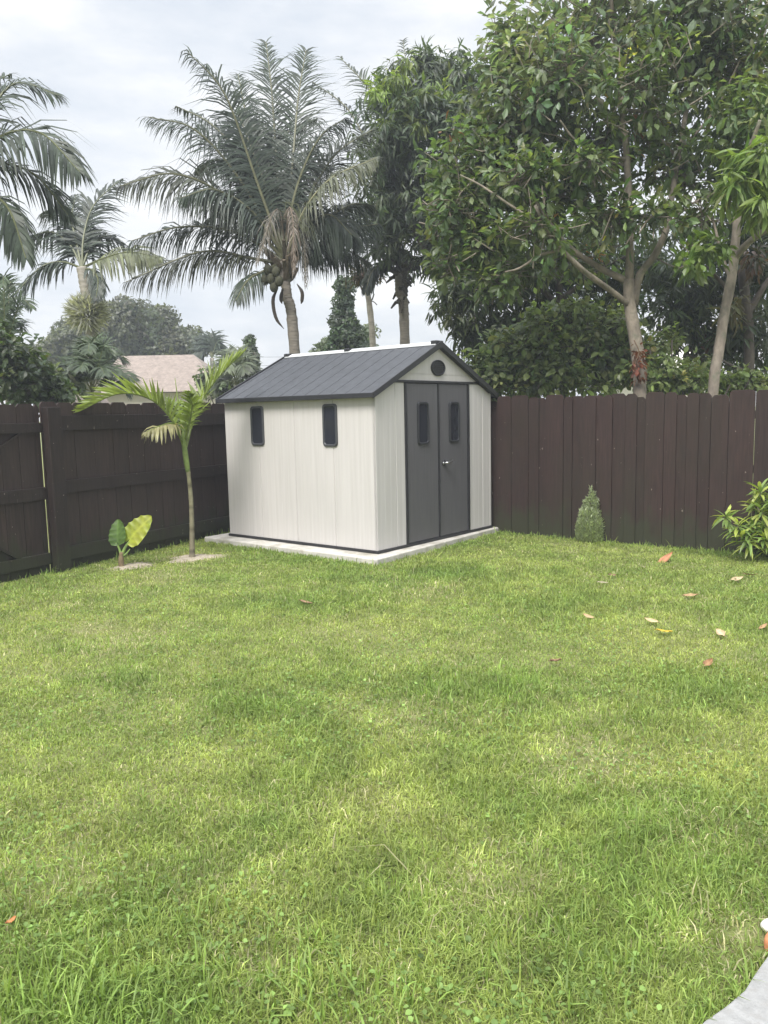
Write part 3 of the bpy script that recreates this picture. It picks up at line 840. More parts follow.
fl = thing('wooden_fence', 'dark brown fence with rails facing the lawn, behind the small palm left of the shed', 'fence', FL0 + FLD * .74, la)
o_ = .74
g = G(); s = .62 - o_
while s < 4.72 - o_:
    w = rng.uniform(.20, .29); cc1 = np.array([1, 1, 1]) * rng.uniform(.85, 1.15)
    board(g, s, min(s + w - .004, 4.72 - o_), rng.uniform(.001, .006), 1.835 + rng.normal(0, .008), cc1); s += w
g.build('board_panel', M['fence_l'], fl, local=True)
for z0_, z1_ in ((1.535, 1.70), (.845, .985), (.10, .25)):
    g = G(); g.box(.802 - o_, 4.70 - o_, -.042, -.0005, z0_, z1_); g.build('rail', M['fence_l'], fl, local=True, bevel=.004)
g = G(); g.box(.625 - o_, .80 - o_, -.10, -.0015, -.1, 1.79); g.build('post', M['fence_l'], fl, local=True, bevel=.006)
g = G(); g.box(4.45 - o_, 4.56 - o_, -.16, -.044, -.1, 1.8); g.build('post', M['fence_l'], fl, local=True, bevel=.006)

gt = thing('wooden_gate', 'dark brown wooden gate with diagonal braces at the far left', 'gate', FL0 + FLD * .620, la)
g = G(); s = -1.35
while s < -.02:
    w = .215; board(g, s, min(s + w - .005, 0), .03 + rng.uniform(.001, .006), 1.825 + rng.normal(0, .008), np.array([1, 1, 1]) * rng.uniform(.85, 1.15)); s += w
gb = g.build('board_panel', M['fence_l'], gt, local=True)
for z0_, z1_ in ((1.52, 1.625), (.80, .935), (.09, .215)):
    g = G(); g.box(-1.35, -.012, -.012, .0295, z0_, z1_); g.build('rail', M['fence_l'], gt, local=True, bevel=.004)
for (sa, za, sb, zb) in ((-.28, 1.517, -1.28, .94), (-.40, .218, -1.3, .795)):
    g = G(); dx, dz = sb - sa, zb - za; l_ = math.hypot(dx, dz); px_, pz_ = -dz / l_ * .05, dx / l_ * .05
    g.prism([(sa + px_, za - abs(pz_) * 0), (sa - px_, za), (sb - px_, zb), (sb + px_, zb)], 1, -.008, .0285)
    g.build('brace', M['fence_l'], gt, local=True)

# ------------------------------------------------------------------ SMALL PALM by the fence
def small_palm():
    B = gp(192, 558); d = B[1] / (_fw[1] + 0) ; d = float((B - EYE) @ _fw)
    root = thing('young_palm', 'young slender palm with two long arching fronds in front of the left fence', 'palm tree', B)
    X = lambda x, y, dd=0: pix(x, y, d + dd)
    g = G()
    pts = [B - UP * .03, X(192, 530), X(191, 500), X(188, 470), X(185, 452)]
    P = spline(pts, 40); r = np.interp(np.linspace(0, 1, 40), [0, .06, .4, .75, 1], [.046, .032, .027, .024, .020])
    r = r * (1 + .05 * (np.arange(40) % 4 == 0))
    tcol = np.array([np.array([.16, .14, .10]) * (1 - t) + np.array([.17, .165, .09]) * t for t in np.linspace(0, 1, 40)])
    tcol[(np.arange(40) % 7) == 3] *= .55
    g.tube(P, r, 12, tcol, 0, True, .02); tr_ = g.build('trunk', M['attr'], root, True)
    g = G(); P = spline([X(188, 472), X(185, 452), X(183, 434), X(182, 420)], 12)
    g.tube(P, [.026, .031, .033, .033, .032, .031, .03, .028, .025, .022, .018, .012], 12, (.15, .20, .06)); g.build('crownshaft', M['attr'], root, True)
    fk = dict(nleaf=40, width=.034, r0=.017, rcol=(.19, .24, .06), start=.2, ragged=.2)
    def fr_(pts, dd, col, **k):
        kk = dict(fk); kk.update(k)
        n_ = len(pts); W = [X(p[0], p[1], dd * (i / (n_ - 1))) for i, p in enumerate(pts)]
        g = G(); lab = kk.pop('label', None); frond(g, W, col=np.array(col), **kk); o = g.build('frond', M['leaf'], root)
        if lab: o['label'] = lab
    yg = (.20, .25, .075)
    fr_([(184, 447), (172, 420), (150, 399), (118, 394), (80, 411)], -.5, yg, Lmax=.40, droop=.15, vee=.75, fwd=(.9, 1.6))
    fr_([(186, 447), (194, 418), (207, 392), (224, 371), (243, 353)], .25, yg, Lmax=.36, droop=.1, vee=.6, fwd=(.9, 1.7))
    fr_([(184, 440), (184, 422), (177, 408), (166, 398)], .5, (.13, .18, .05), Lmax=.26, droop=.3, vee=.4, nleaf=26)
    fr_([(185, 440), (190, 420), (192, 405), (188, 392)], -.4, (.16, .21, .05), Lmax=.22, droop=.4, vee=.4, nleaf=24)
    fr_([(183, 432), (172, 424), (160, 426), (146, 432)], -.5, (.30, .28, .14), Lmax=.26, droop=.9, vee=.0, nleaf=22, label='withered pale drooping frond')
    # unopened spear leaf
    g = G(); P = spline([X(183, 436), X(178, 400), X(175, 378)], 10); g.tube(P, np.linspace(.014, .003, 10), 6, (.17, .22, .06)); g.build('spear_leaf', M['attr'], root, True)
small_palm()

# ------------------------------------------------------------------ elephant ear plant
def heart_leaf(g, base, tip, face, width, c1, c2, curl=.12, n=30):
    """heart-shaped blade with wavy rim and ribs, from its stalk point to its tip"""
    base = np.asarray(base, float); tip = np.asarray(tip, float)
    ax = tip - base; L = np.linalg.norm(ax); ax = ax / L
    sd_ = nrm(np.cross(ax, face)); nn = nrm(np.cross(sd_, ax))
    ts = np.linspace(-.22, 1, n)
    prof = np.interp(ts, [-.22, -.12, .05, .25, .5, .75, .92, 1], [.30, .78, 1, 1, .9, .68, .38, .03])
    us = np.linspace(-1, 1, 11); v = []; col = []
    for t, w in zip(ts, prof):
        for u in us:
            notch = -.16 * max(0, -t + .02) * 0 if abs(u) > .3 else 0
            tt = t if not (t < -.02 and abs(u) < .15) else -.02
            p = base + ax * (tt + .02 * math.cos(t * 26) * abs(u)) * L + sd_ * u * (w + .03 * math.sin(t * 26)) * width * .5 - nn * curl * L * (t * t - .2 * (1 - abs(u))) + nn * (.018 * L * math.sin(t * 26) * abs(u) + .06 * L * abs(u))
            v.append(p)
            rib = 1.35 if abs(u) < .05 else 1 - .13 * math.cos(t * 26 - abs(u) * 7)
            mixf = np.clip(.5 + .5 * math.sin(t * 3 + u * 2) * .6 + rng.normal(0, .1), 0, 1)
            col.append((np.array(c1) * (1 - mixf) + np.array(c2) * mixf) * rib)
    k = 11
    f = np.array([[i * k + j, i * k + j + 1, (i + 1) * k + j + 1, (i + 1) * k + j] for i in range(n - 1) for j in range(k - 1)])
    g.add(v, [f], np.array(col))
def ear_plant():
    B = gp(122, 567); d = float((B - EYE) @ _fw); X = lambda x, y, dd=0: pix(x, y, d + dd)
    root = thing('elephant_ear_plant', 'small elephant ear plant with one green and one yellow leaf by the left fence', 'plant', B)
    g = G(); g.tube(spline([B - UP * .02, X(121, 560), X(122, 552)], 8), np.linspace(.035, .026, 8), 8, (.16, .12, .07), 0, True, .1); g.build('stump', M['attr'], root, True)
    for pts, r in (([X(121, 555), X(119, 548), X(116, 543)], .013), ([X(122, 555), X(126, 546), X(131, 541)], .016), ([X(123, 556), X(127, 553), X(130, 549)], .009)):
        g = G(); g.tube(spline(pts, 10), np.linspace(r * 1.3, r * .7, 10), 8, (.17, .25, .07)); g.build('stalk', M['attr'], root, True)
    g = G(); heart_leaf(g, X(118, 541), X(117, 519, .05), nrm(EYE - B) * .8 + UP * .3 - CR * .5, .22, (.07, .13, .03), (.10, .17, .04)); o = g.build('leaf', M['leaf'], root, True); o['label'] = 'upright dark green leaf'
    g = G(); heart_leaf(g, X(131, 538), X(150, 516, -.05), nrm(EYE - B) * .8 + UP * .6, .28, (.26, .33, .05), (.40, .42, .07)); o = g.build('leaf', M['leaf'], root, True); o['label'] = 'yellow leaf held out to the right'
ear_plant()

# ------------------------------------------------------------------ conifer shrub, weed, spiky plant by the right fence
def conifer():
    B = gp(590, 541); d = float((B - EYE) @ _fw); s = d / F
    root = thing('conifer_shrub', 'small pointed grey-green conifer shrub against the right fence', 'shrub', B)
    g = G(); g.tube([B - UP * .03, B + UP * .5], [.02, .006], 6, (.12, .09, .06)); g.build('stem', M['attr'], root)
    g = G()
    spires = [(0, 0, .61)] + [(r_ * math.cos(a), r_ * math.sin(a), h_) for r_, h_, k_ in ((.045, .54, 6), (.085, .46, 9), (.12, .35, 12), (.145, .25, 14), (.14, .16, 12)) for a in np.arange(k_) * 2 * PI / k_ + rng.random()]
    for (ox, oy, hh) in spires:
        ox *= .84; oy *= .84
        hh *= rng.uniform(.85, 1.15); n = int(110 + 330 * hh)
        t = rng.random(n); az = rng.uniform(0, 2 * PI, n); r = .038 * np.interp(t, [0, .3, .8, 1], [.9, 1, .6, .08])
        P = np.c_[B[0] + ox * (1 + .15 * t) + r * np.cos(az), B[1] + oy * (1 + .15 * t) + r * np.sin(az), t * hh + .01]
        dd = nrm(np.c_[np.cos(az) * .7 + ox * 2, np.sin(az) * .7 + oy * 2, np.full(n, 1.0)] + rng.normal(0, .2, (n, 3)))
        leaves(g, P, dd, np.c_[np.cos(az), np.sin(az), np.zeros(n) + .3], rng.uniform(.025, .045, n), .34, np.array([.36, .41, .27]) * np.exp(rng.normal(0, .25, (n, 1))), 0, .1, 'simple')
    g.build('foliage', M['leaf'], root)
conifer()
def weed():
    B = gp(628, 541); root = thing('weed', 'tiny leafy weed at the foot of the fence right of the conifer', 'plant', B)
    g = G(); tips = []
    for k in range(4):
        e = B + np.array([rng.normal(0, .03), rng.normal(0, .03), rng.uniform(.05, .12)]); g.tube([B, (B + e) / 2 + rng.normal(0, .006, 3), e], .003, 5, (.12, .16, .05)); tips.append(e)
    g.build('stem', M['attr'], root)
    g = G(); rosettes(g, np.array(tips), np.tile(UP, (4, 1)) + rng.normal(0, .3, (4, 3)), 6, .05, .7, [(1, (.14, .22, .06))], .2, shape='oval', stem=.005); g.build('foliage', M['leaf'], root)
weed()
def spiky():
    B = gp(768, 557); d = float((B - EYE) @ _fw); X = lambda x, y, dd=0: pix(x, y, d + dd)
    root = thing('song_plant', 'bright green plant with whorls of strap leaves at the right end of the fence', 'plant', B)
    root.name = 'strap_leaf_plant'
    tips = [((726, 516), -.0), ((737, 527), -.1), ((741, 536), -.15), ((748, 541), -.2), ((760, 492), 0), ((766, 525), -.12), ((764, 538), -.2), ((772, 505), -.1), ((785, 500), 0), ((790, 530), -.1), ((758, 530), .05), ((800, 515), -.1), ((776, 540), -.2), ((751, 527), -.05), ((757, 505), 0), ((770, 492), 0), ((762, 512), -.1), ((768, 548), -.2)]
    g = G()
    for (p, dd) in tips:
        dd = dd * .5 - .18; e = X(*p, dd); bb = B + np.array([rng.normal(.05, .06), rng.normal(0, .05), 0]); g.tube(spline([bb, (bb * .55 + e * .45) + np.array([0, 0, .05]), e], 8), np.linspace(.012, .008, 8), 6, (.16, .15, .10))
    g.build('stem', M['attr'], root, True)
    g = G()
    for (p, dd) in tips:
        dd = dd * .5 - .18; e = X(*p, dd); n = int(rng.integers(17, 27)); az = rng.uniform(0, 2 * PI, n); el = rng.uniform(-.5, 1.2, n)
        d_ = np.c_[np.cos(az) * np.cos(el), np.sin(az) * np.cos(el), np.sin(el)]
        c = np.where(rng.random((n, 1)) < .45, np.array([[.42, .48, .12]]), np.array([[.20, .29, .08]])) * np.exp(rng.normal(0, .2, (n, 1)))
        leaves(g, e + d_ * .01 + UP * rng.uniform(-.06, .02, (n, 1)), d_, np.tile(UP, (n, 1)) + d_ * .3 + rng.normal(0, .2, (n, 3)), rng.uniform(.12, .22, n), .2, c, .35, .2, 'lance')
    g.build('foliage', M['leaf'], root)
spiky()

# ------------------------------------------------------------------ fallen leaves on the lawn
def fallen(px, py, L, wr, ang, col, label, curl=.5, name='fallen_leaf'):
    L *= .82; col = tuple(q * .85 for q in col)
    p = gp(px, py, .02)
    n = 9; us = np.linspace(-1, 1, 5); v = []; cl = []
    a = np.array([math.cos(ang), math.sin(ang), 0]); b = np.array([-math.sin(ang), math.cos(ang), 0])
    for t in np.linspace(0, 1, n):
        w = math.sin(PI * min(1, .06 + t * .94) ** .85) * wr * L * .5 + .002
        for u in us:
            z = .012 + curl * L * (.35 * (t - .5) ** 2 + .30 * u * u * wr) + rng.normal(0, .0015)
            v.append(a * (t - .5) * L + b * u * w + UP * z); cl.append(np.array(col) * (1.25 if abs(u) < .1 else 1) * math.exp(rng.normal(0, .12)))
    g = G(); f = np.array([[i * 5 + j, i * 5 + j + 1, (i + 1) * 5 + j + 1, (i + 1) * 5 + j] for i in range(n - 1) for j in range(4)])
    g.add(v, [f], np.array(cl))
    v2 = np.array(v); g.tube([v2[2], v2[2] - a * L * .18 + UP * .006], [.003, .002], 5, np.array(col) * .7)
    o = g.build(name, M['attr'], None, True); o.location = tuple(p); o.rotation_euler = (rng.normal(.25, .2), rng.normal(0, .2), 0); tag(o, label, 'dry leaf', 'dry leaves fallen on the lawn')
fallen(666, 560, .26, .42, .1, (.42, .20, .11), 'large orange-brown dry leaf on the grass near the right fence')
fallen(691, 597, .15, .45, -.2, (.36, .24, .13), 'tan curled leaf lying below the large orange-brown one')
fallen(737, 580, .15, .4, .2, (.47, .36, .22), 'pale tan leaf, left of a pair near the strap-leaf plant')
fallen(751, 576, .15, .35, .0, (.42, .27, .15), 'light brown leaf, right of a pair near the strap-leaf plant')
fallen(588, 618, .12, .4, 2.2, (.40, .28, .16), 'small brown leaf farthest left of those on the right lawn')
fallen(651, 622, .13, .4, 2.4, (.48, .36, .21), 'pale slanting leaf just above the yellow leaf')
fallen(664, 633, .15, .38, .1, (.52, .38, .05), 'yellow leaf lying on the right of the lawn')
fallen(721, 635, .13, .5, 1.6, (.50, .38, .24), 'pale tan leaf standing on its end on the right lawn', .8)
fallen(708, 665, .11, .5, .6, (.30, .17, .09), 'dark brown crumpled leaf lowest on the right lawn', .9)
fallen(556, 663, .09, .5, .1, (.22, .14, .08), 'small dark leaf in the middle of the lawn', .9)
fallen(306, 604, .16, .4, -.5, (.26, .17, .10), 'brown leaf in the grass in front of the shed pad')
fallen(612, 576, .10, .4, .3, (.25, .17, .10), 'small dull brown leaf below the conifer shrub')
fallen(764, 628, .1, .45, .4, (.38, .24, .13), 'brown leaf at the right edge of the lawn')
fallen(11, 924, .052, .38, 1.35, (.48, .20, .08), 'orange leaf sticking up from the long grass at lower left', .6)
fallen(603, 583, .12, .12, -.5, (.33, .29, .2), 'thin dry stalk lying on the grass', .2)

# terracotta edging and white stone at the corner of the patio
def brick(px, py, r, label, name='terracotta_edging'):
    p = gp(px, py, .0); g = G(); n = 30; th = np.arange(n) * 2 * PI / n
    sq = lambda a, e: np.sign(a) * np.abs(a) ** e          # rounded block outline
    prof = [(0, .94), (.03, 1.0), (.042, .97), (.047, .90), (.048, .5)]
    v = np.vstack([np.c_[sq(np.cos(th), .45) * r * q * 1.7, sq(np.sin(th), .45) * r * q, np.full(n, z) + .0015 * rng.normal(size=n)] for z, q in prof])
    k = len(prof)
    f = np.array([[a * n + i, a * n + (i + 1) % n, (a + 1) * n + (i + 1) % n, (a + 1) * n + i] for a in range(k - 1) for i in range(n)])
    g.add(v, [f, np.arange((k - 1) * n, k * n)]); o = g.build(name, M['terracotta'], None, True); o.location = tuple(p); o.rotation_euler = (0, 0, .72)
    tag(o, label, 'edging tile', 'terracotta pieces at the lawn edge')
brick(783, 948, .04, 'terracotta edging piece nearest the patio corner')
brick(792, 924, .036, 'terracotta edging piece behind the white stone')
p = gp(771, 930, .012); g = G()
u = nrm(rng.normal(size=(1, 3)))
ico = [(a, b) for a in np.linspace(0, PI, 9) for b in np.arange(14) * 2 * PI / 14]
v = np.array([[math.sin(a) * math.cos(b) * .032, math.sin(a) * math.sin(b) * .025, math.cos(a) * .02 + .012] for a, b in ico]) * (1 + rng.normal(0, .05, (len(ico), 1)))
f = np.array([[i * 14 + j, i * 14 + (j + 1) % 14, (i + 1) * 14 + (j + 1) % 14, (i + 1) * 14 + j] for i in range(8) for j in range(14)])
g.add(v, [f[:, ::-1]]); o = g.build('pebble', M['stone'], None, True); o.location = tuple(p); tag(o, 'white pebble between two terracotta pieces at lower right', 'stone')

# ------------------------------------------------------------------ COCONUT PALM (centre)
CK = dict(Lmax=1.0, nleaf=100, droop=1.0, vee=.25, width=.032, ragged=.25, r0=.035, start=.16, rcol=(.13, .13, .07))
cg = (.052, .072, .040); cl = (.105, .115, .062)
cp_ = palm('coconut_palm', 'tall coconut palm with ringed trunk and hanging coconuts behind the shed roof', (284, 262), (300, 366), 14.0, [
    ([(284, 258), (258, 185), (225, 95), (188, 52)], -.6, dict(Lmax=.85, droop=.8, sideref=.55, ragged=.4)),
    ([(284, 255), (277, 170), (272, 95), (266, 42)], 1.0, dict(Lmax=.9, droop=.5, vee=.1, fwd=(.7, 1.9), ragged=.4)),
    ([(284, 255), (292, 170), (298, 100), (306, 50)], .8, dict(Lmax=.9, droop=.5, fwd=(.7, 1.6), ragged=.35)),
    ([(284, 255), (255, 160), (245, 110), (238, 74)], 1.4, dict(Lmax=.9, droop=.5, fwd=(.7, 1.6), ragged=.35)),
    ([(286, 255), (305, 205), (335, 155), (372, 130)], .3, dict(Lmax=1.0, droop=.7, col=(.045, .054, .034))),
    ([(286, 255), (305, 210), (332, 178), (376, 158)], -1.2, dict(Lmax=.8, col=cl, rcol=(.26, .25, .15))),  # sunlit frond: the light is put into its paler colour
    ([(286, 258), (315, 247), (345, 230), (378, 224)], .5, dict(Lmax=.75, droop=1.3)),
    ([(286, 260), (318, 250), (345, 250), (368, 262)], 1.0, dict(Lmax=.7, droop=1.3)),
    ([(286, 258), (320, 225), (350, 205), (372, 205)], .9, dict(Lmax=.95, droop=1.2)),
    ([(282, 255), (240, 180), (195, 130), (148, 117)], -.4, dict(Lmax=.85, droop=.85)),
    ([(282, 255), (245, 165), (212, 125), (176, 106)], .8, dict(Lmax=.75, droop=.7)),
    ([(282, 258), (230, 200), (175, 174), (120, 186)], -.8, dict(Lmax=.95, droop=1.1, col=(.05, .056, .038))),
    ([(282, 260), (235, 232), (180, 227), (131, 241)], .3, dict(Lmax=.85, droop=1.2)),
    ([(282, 264), (250, 258), (200, 252), (126, 282)], -.5, dict(Lmax=.8, droop=1.2, col=(.05, .056, .036))),
    ([(284, 255), (270, 200), (252, 150), (238, 112)], .4, dict(Lmax=1.0, droop=.6)),
    ([(284, 255), (296, 190), (318, 140), (345, 118)], -.2, dict(Lmax=.8, droop=1.0)),
    ([(284, 255), (252, 212), (215, 190), (180, 198)], -1.0, dict(Lmax=.9, droop=1.3)),
    ([(284, 255), (275, 160), (290, 130), (318, 118)], 2.2, dict(Lmax=.9, droop=.9)),
    ([(284, 258), (262, 222), (232, 205), (205, 222)], 1.2, dict(Lmax=1.0, droop=1.3)),
    ([(284, 258), (308, 225), (330, 215), (352, 235)], -.5, dict(Lmax=1.0, droop=1.3)),
    ([(284, 256), (288, 200), (300, 165), (330, 165)], 1.5, dict(Lmax=1.0, droop=1.2)),
    ([(284, 256), (268, 195), (245, 165), (222, 160)], 1.0, dict(Lmax=1.0, droop=1.2)),
    ([(284, 255), (255, 190), (220, 160), (200, 168)], 2.2, dict(Lmax=.9, droop=1.0)),
    ([(282, 262), (262, 272), (248, 280), (236, 300)], -.9, dict(Lmax=.55, droop=1.3, nleaf=40)),
    ([(284, 240), (280, 212), (272, 216), (258, 262)], -.7, dict(Lmax=.42, droop=1.9, nleaf=40, ragged=.7, width=.014, r0=.018, col=(.10, .088, .068), rcol=(.16, .13, .10), label='dead brown frond hanging by the trunk')),
    ([(286, 240), (289, 208), (293, 222), (294, 272)], -.8, dict(Lmax=.36, droop=1.9, nleaf=36, ragged=.7, width=.014, r0=.018, col=(.14, .11, .085), rcol=(.19, .145, .11), label='dead brown frond hanging by the trunk')),
    ([(286, 245), (298, 215), (304, 240), (306, 285)], -.6, dict(Lmax=.34, droop=1.9, nleaf=30, ragged=.7, width=.014, r0=.018, col=(.095, .085, .065), rcol=(.15, .13, .095), label='dead brown frond hanging by the trunk')),
], (.094, .078), CK, mid=[(293, 330), (287, 296)])
for k, (x, y, dd) in enumerate([(268, 270, -.42), (276, 272, -.5), (271, 279, -.45), (279, 281, -.48), (265, 280, -.36), (274, 287, -.42)]):
    c = pix(x, y, 14 + dd); r = .075
    v = np.array([[math.sin(a) * math.cos(b) * r, math.sin(a) * math.sin(b) * r, math.cos(a) * r * 1.25] for a in np.linspace(0, PI, 9) for b in np.arange(12) * 2 * PI / 12]) + c
    g = G(); f = np.array([[i * 12 + (j + 1) % 12, i * 12 + j, (i + 1) * 12 + j, (i + 1) * 12 + (j + 1) % 12] for i in range(8) for j in range(12)])
    g.add(v, [f], np.array([.055, .055, .034])); g.build('coconut', M['attr'], cp_, True)
# old leaf bases round the head of the trunk, and a hanging spathe
g = G()
for k in range(26):
    a = rng.uniform(0, 2 * PI); b = pix(285 + rng.normal(0, 1), 285 - rng.uniform(0, 26), 14); e = b + np.array([math.cos(a), math.sin(a), 0]) * rng.uniform(.18, .34) + UP * rng.uniform(.15, .4)
    g.tube(spline([b, (b + e) / 2 - UP * .05, e], 6), np.linspace(.06, .03, 6), 5, np.array([.10, .08, .055]) * rng.uniform(.6, 1.3))
g.build('leaf_bases', M['attr'], cp_)
for pts in ([(278, 288), (273, 300), (276, 318), (284, 329)], [(297, 284), (302, 292), (302, 300), (301, 304)], [(283, 288), (281, 298), (282, 304)]):
    g = G(); P = spline([pix(x, y, 13.75) for x, y in pts], 12); n_ = 12
    g.tube(P, np.interp(np.linspace(0, 1, n_), [0, .3, .7, 1], [.008, .034, .032, .004]), 6, (.045, .037, .03)); g.build('dry_spathe', M['attr'], cp_, True)

# second coconut palm, half hidden by the mango
PK = dict(CK); PK.update(Lmax=.95, nleaf=60, width=.05)
p2 = palm('coconut_palm', 'dark coconut palm standing half inside the mango tree, right of the shed ridge', (401, 258), (406, 346), 18.0, [
    ([(400, 255), (385, 190), (352, 115), (313, 82)], .8, dict(Lmax=.7, droop=.6)),
    ([(400, 255), (395, 180), (375, 100), (340, 57)], 1.2, dict(Lmax=.8, droop=.5)),
    ([(400, 255), (402, 170), (408, 90), (403, 40)], 2.0, dict(Lmax=.7, droop=.4)),
    ([(400, 255), (375, 215), (345, 205), (318, 235)], .5),
    ([(400, 258), (415, 262), (430, 256), (448, 275)], -.4, dict(Lmax=.6, droop=1.3)),
    ([(400, 258), (385, 262), (372, 272), (366, 290)], -.3, dict(Lmax=.5, droop=1.3)),
    ([(400, 255), (425, 200), (450, 170), (475, 180)], .5),
], (.105, .105), PK, mid=[(404, 318), (400, 290)])
g = G()
for k in range(70):
    a = rng.uniform(0, 2 * PI); t = rng.random(); b = pix(402 + rng.normal(0, 1), 305 - 50 * t, 18); e = b + np.array([math.cos(a), math.sin(a), 0]) * rng.uniform(.15, .5) * (.5 + t) + UP * rng.uniform(-.25, .3)
    g.tube(spline([b, (b + e) / 2 + UP * .08, e], 6), np.linspace(.07, .02, 6), 5, np.array([.06, .052, .04]) * rng.uniform(.6, 1.4))
g.build('leaf_bases', M['attr'], p2)

# palm at left with the pale fruiting clump
LK = dict(Lmax=.8, nleaf=52, droop=1.0, vee=.2, width=.055, r0=.03, start=.15)
p3 = palm('feather_palm', 'slim feather palm with arching fronds above the rounded tree at left', (82, 268), (96, 392), 17.0, [
    ([(82, 268), (84, 235), (94, 205), (120, 180)], .6, dict(droop=.6)),
    ([(82, 268), (70, 245), (50, 232), (22, 240)], .4),
    ([(82, 268), (62, 262), (40, 268), (8, 302)], -.4, dict(droop=1.1)),
    ([(82, 268), (92, 245), (108, 236), (128, 246)], .8),
    ([(82, 268), (105, 258), (130, 252), (160, 258)], -.5, dict(col=(.085, .095, .045))),
    ([(82, 270), (92, 270), (98, 280), (96, 298)], -.6, dict(Lmax=.45, nleaf=30)),
    ([(82, 268), (72, 225), (60, 210), (45, 212)], 1.0),
    ([(82, 268), (76, 236), (72, 215), (76, 195)], 1.2, dict(droop=.6)),
], (.11, .11), LK, trunk_mat='pale_trunk', mid=[(92, 345), (88, 305)], rings=True)
g = G(); c = pix(87, 314, 16.9); n = 1500
u = nrm(rng.normal(size=(n, 3)) * np.array([1, 1, .8]) + np.array([0, 0, .25]))
base = c + u * rng.uniform(.08, .2, (n, 1))
d_ = nrm(u + np.array([0, 0, .15]) + rng.normal(0, .25, (n, 3)))
leaves(g, base, d_, nrm(rng.normal(size=(n, 3))), rng.uniform(.18, .38, n), .10, np.array([.36, .36, .34]) * np.exp(rng.normal(0, .25, (n, 1))), .5, .1, 'lance')
g.build('flower_clump', M['leaf'], p3)['label'] = 'pale bushy flower clump round the trunk'

# leftmost palm, trunk outside the frame
LM = dict(Lmax=.8, nleaf=60, droop=.9, vee=.25, width=.034, col=(.035, .048, .03), r0=.028, start=.15)
p4 = palm('feather_palm', 'dark palm at the left edge of the picture, only its drooping fronds in view', (-42, 205), (-55, 420), 10.0, [
    ([(-42, 190), (-18, 128), (14, 84), (58, 95)], .2, dict(droop=.7, Lmax=.7)),
    ([(-42, 192), (-8, 142), (38, 132), (80, 172)], -.3, dict(droop=1.0, Lmax=.85)),
    ([(-42, 195), (-5, 165), (35, 175), (68, 215)], .5, dict(droop=1.1, Lmax=.7)),
    ([(-42, 198), (-18, 192), (8, 208), (26, 258)], -.3, dict(droop=1.1, Lmax=.6)),
    ([(-42, 195), (-70, 140), (-110, 130), (-150, 180)], 0),
    ([(-42, 195), (-80, 180), (-120, 200), (-140, 250)], -.5),
    ([(-42, 195), (-30, 130), (-15, 90), (10, 74)], .8, dict(droop=.6, Lmax=.6)),
], (.12, .1), LM)

# small palms over the fence
AK = dict(Lmax=.42, nleaf=34, droop=.5, vee=.35, width=.035, r0=.014, start=.25)
def areca(label, hub, base, d, tips, kw=None, name='clumping_palm', tr=.05):
    k = dict(AK); k.update(kw or {})
    fs = []
    for tx, ty, dd in tips:
        mx1 = (hub[0] * .72 + tx * .28, hub[1] * .55 + ty * .45 - 6); mx2 = (hub[0] * .38 + tx * .62, min(hub[1], ty) * .5 + ty * .5 - 8)
        fs.append(([hub, mx1, mx2, (tx, ty)], dd))
    return palm(name, label, hub, base, d, fs, (tr, tr * .8), k, rings=False, trunk_mat='pale_trunk')
areca('leafy clump of areca palm in front of the tiled house roof', (92, 392), (92, 405), 15.0, [(50, 372, .2), (62, 364, .6), (78, 354, .8), (96, 348, .3), (112, 354, -.3), (126, 362, .2), (134, 380, -.4), (118, 375, -.9), (70, 380, -.8), (45, 388, -.2), (88, 352, -.9), (104, 358, .9), (130, 392, .4), (58, 396, .5), (105, 375, -1.2), (80, 370, -1.1)], dict(Lmax=.42, nleaf=36, width=.036, col=(.055, .08, .038)))
areca('narrow palm fronds rising at the left edge above the dark bush', (5, 350), (2, 400), 13.9, [(14, 290, .3), (32, 308, -.2), (-12, 295, .5), (24, 330, .4), (3, 285, -.4), (-20, 320, 0)], dict(Lmax=.36, width=.032, col=(.055, .08, .04)), tr=.03)
areca('grey-green fan of palm fronds just left of the shed roof', (236, 385), (236, 402), 20.0, [(212, 372, .3), (222, 362, .2), (238, 358, .4), (252, 366, -.2), (262, 376, .3), (228, 370, -.5), (245, 372, -.6), (215, 388, .3), (258, 386, -.4)], dict(Lmax=.5, width=.05, col=(.095, .115, .07)))
areca('distant small palm beside the tiled roof end', (212, 358), (213, 395), 38.0, [(200, 352, .2), (205, 347, .2), (213, 345, .3), (221, 350, -.2), (225, 357, .3), (198, 360, -.4)], dict(Lmax=.8, nleaf=22, width=.13, r0=.03), tr=.12)

# ------------------------------------------------------------------ BROADLEAF TREES
GRN = [(4, (.140, .182, .085)), (3, (.175, .215, .10)), (1.2, (.21, .25, .11)), (.05, (.40, .36, .09)), (.015, (.36, .16, .07))]
GRN = [(4, (.095, .140, .055)), (3, (.125, .17, .065)), (1.2, (.165, .21, .075)), (.05, (.40, .36, .09)), (.015, (.36, .16, .07))]
GRN_HAZE = [(3, (.145, .19, .115)), (3, (.18, .22, .135)), (1, (.21, .25, .145))]  # paler, greyer greens for the upper crown: haze put into the leaf colour
DRK = [(4, (.055, .080, .034)), (2, (.075, .105, .042)), (.7, (.11, .14, .055))]
MNG = [(4, (.062, .086, .050)), (3, (.08, .108, .06)), (1, (.10, .13, .065))]
YNG = [(3, (.19, .25, .06)), (1, (.13, .18, .05))]

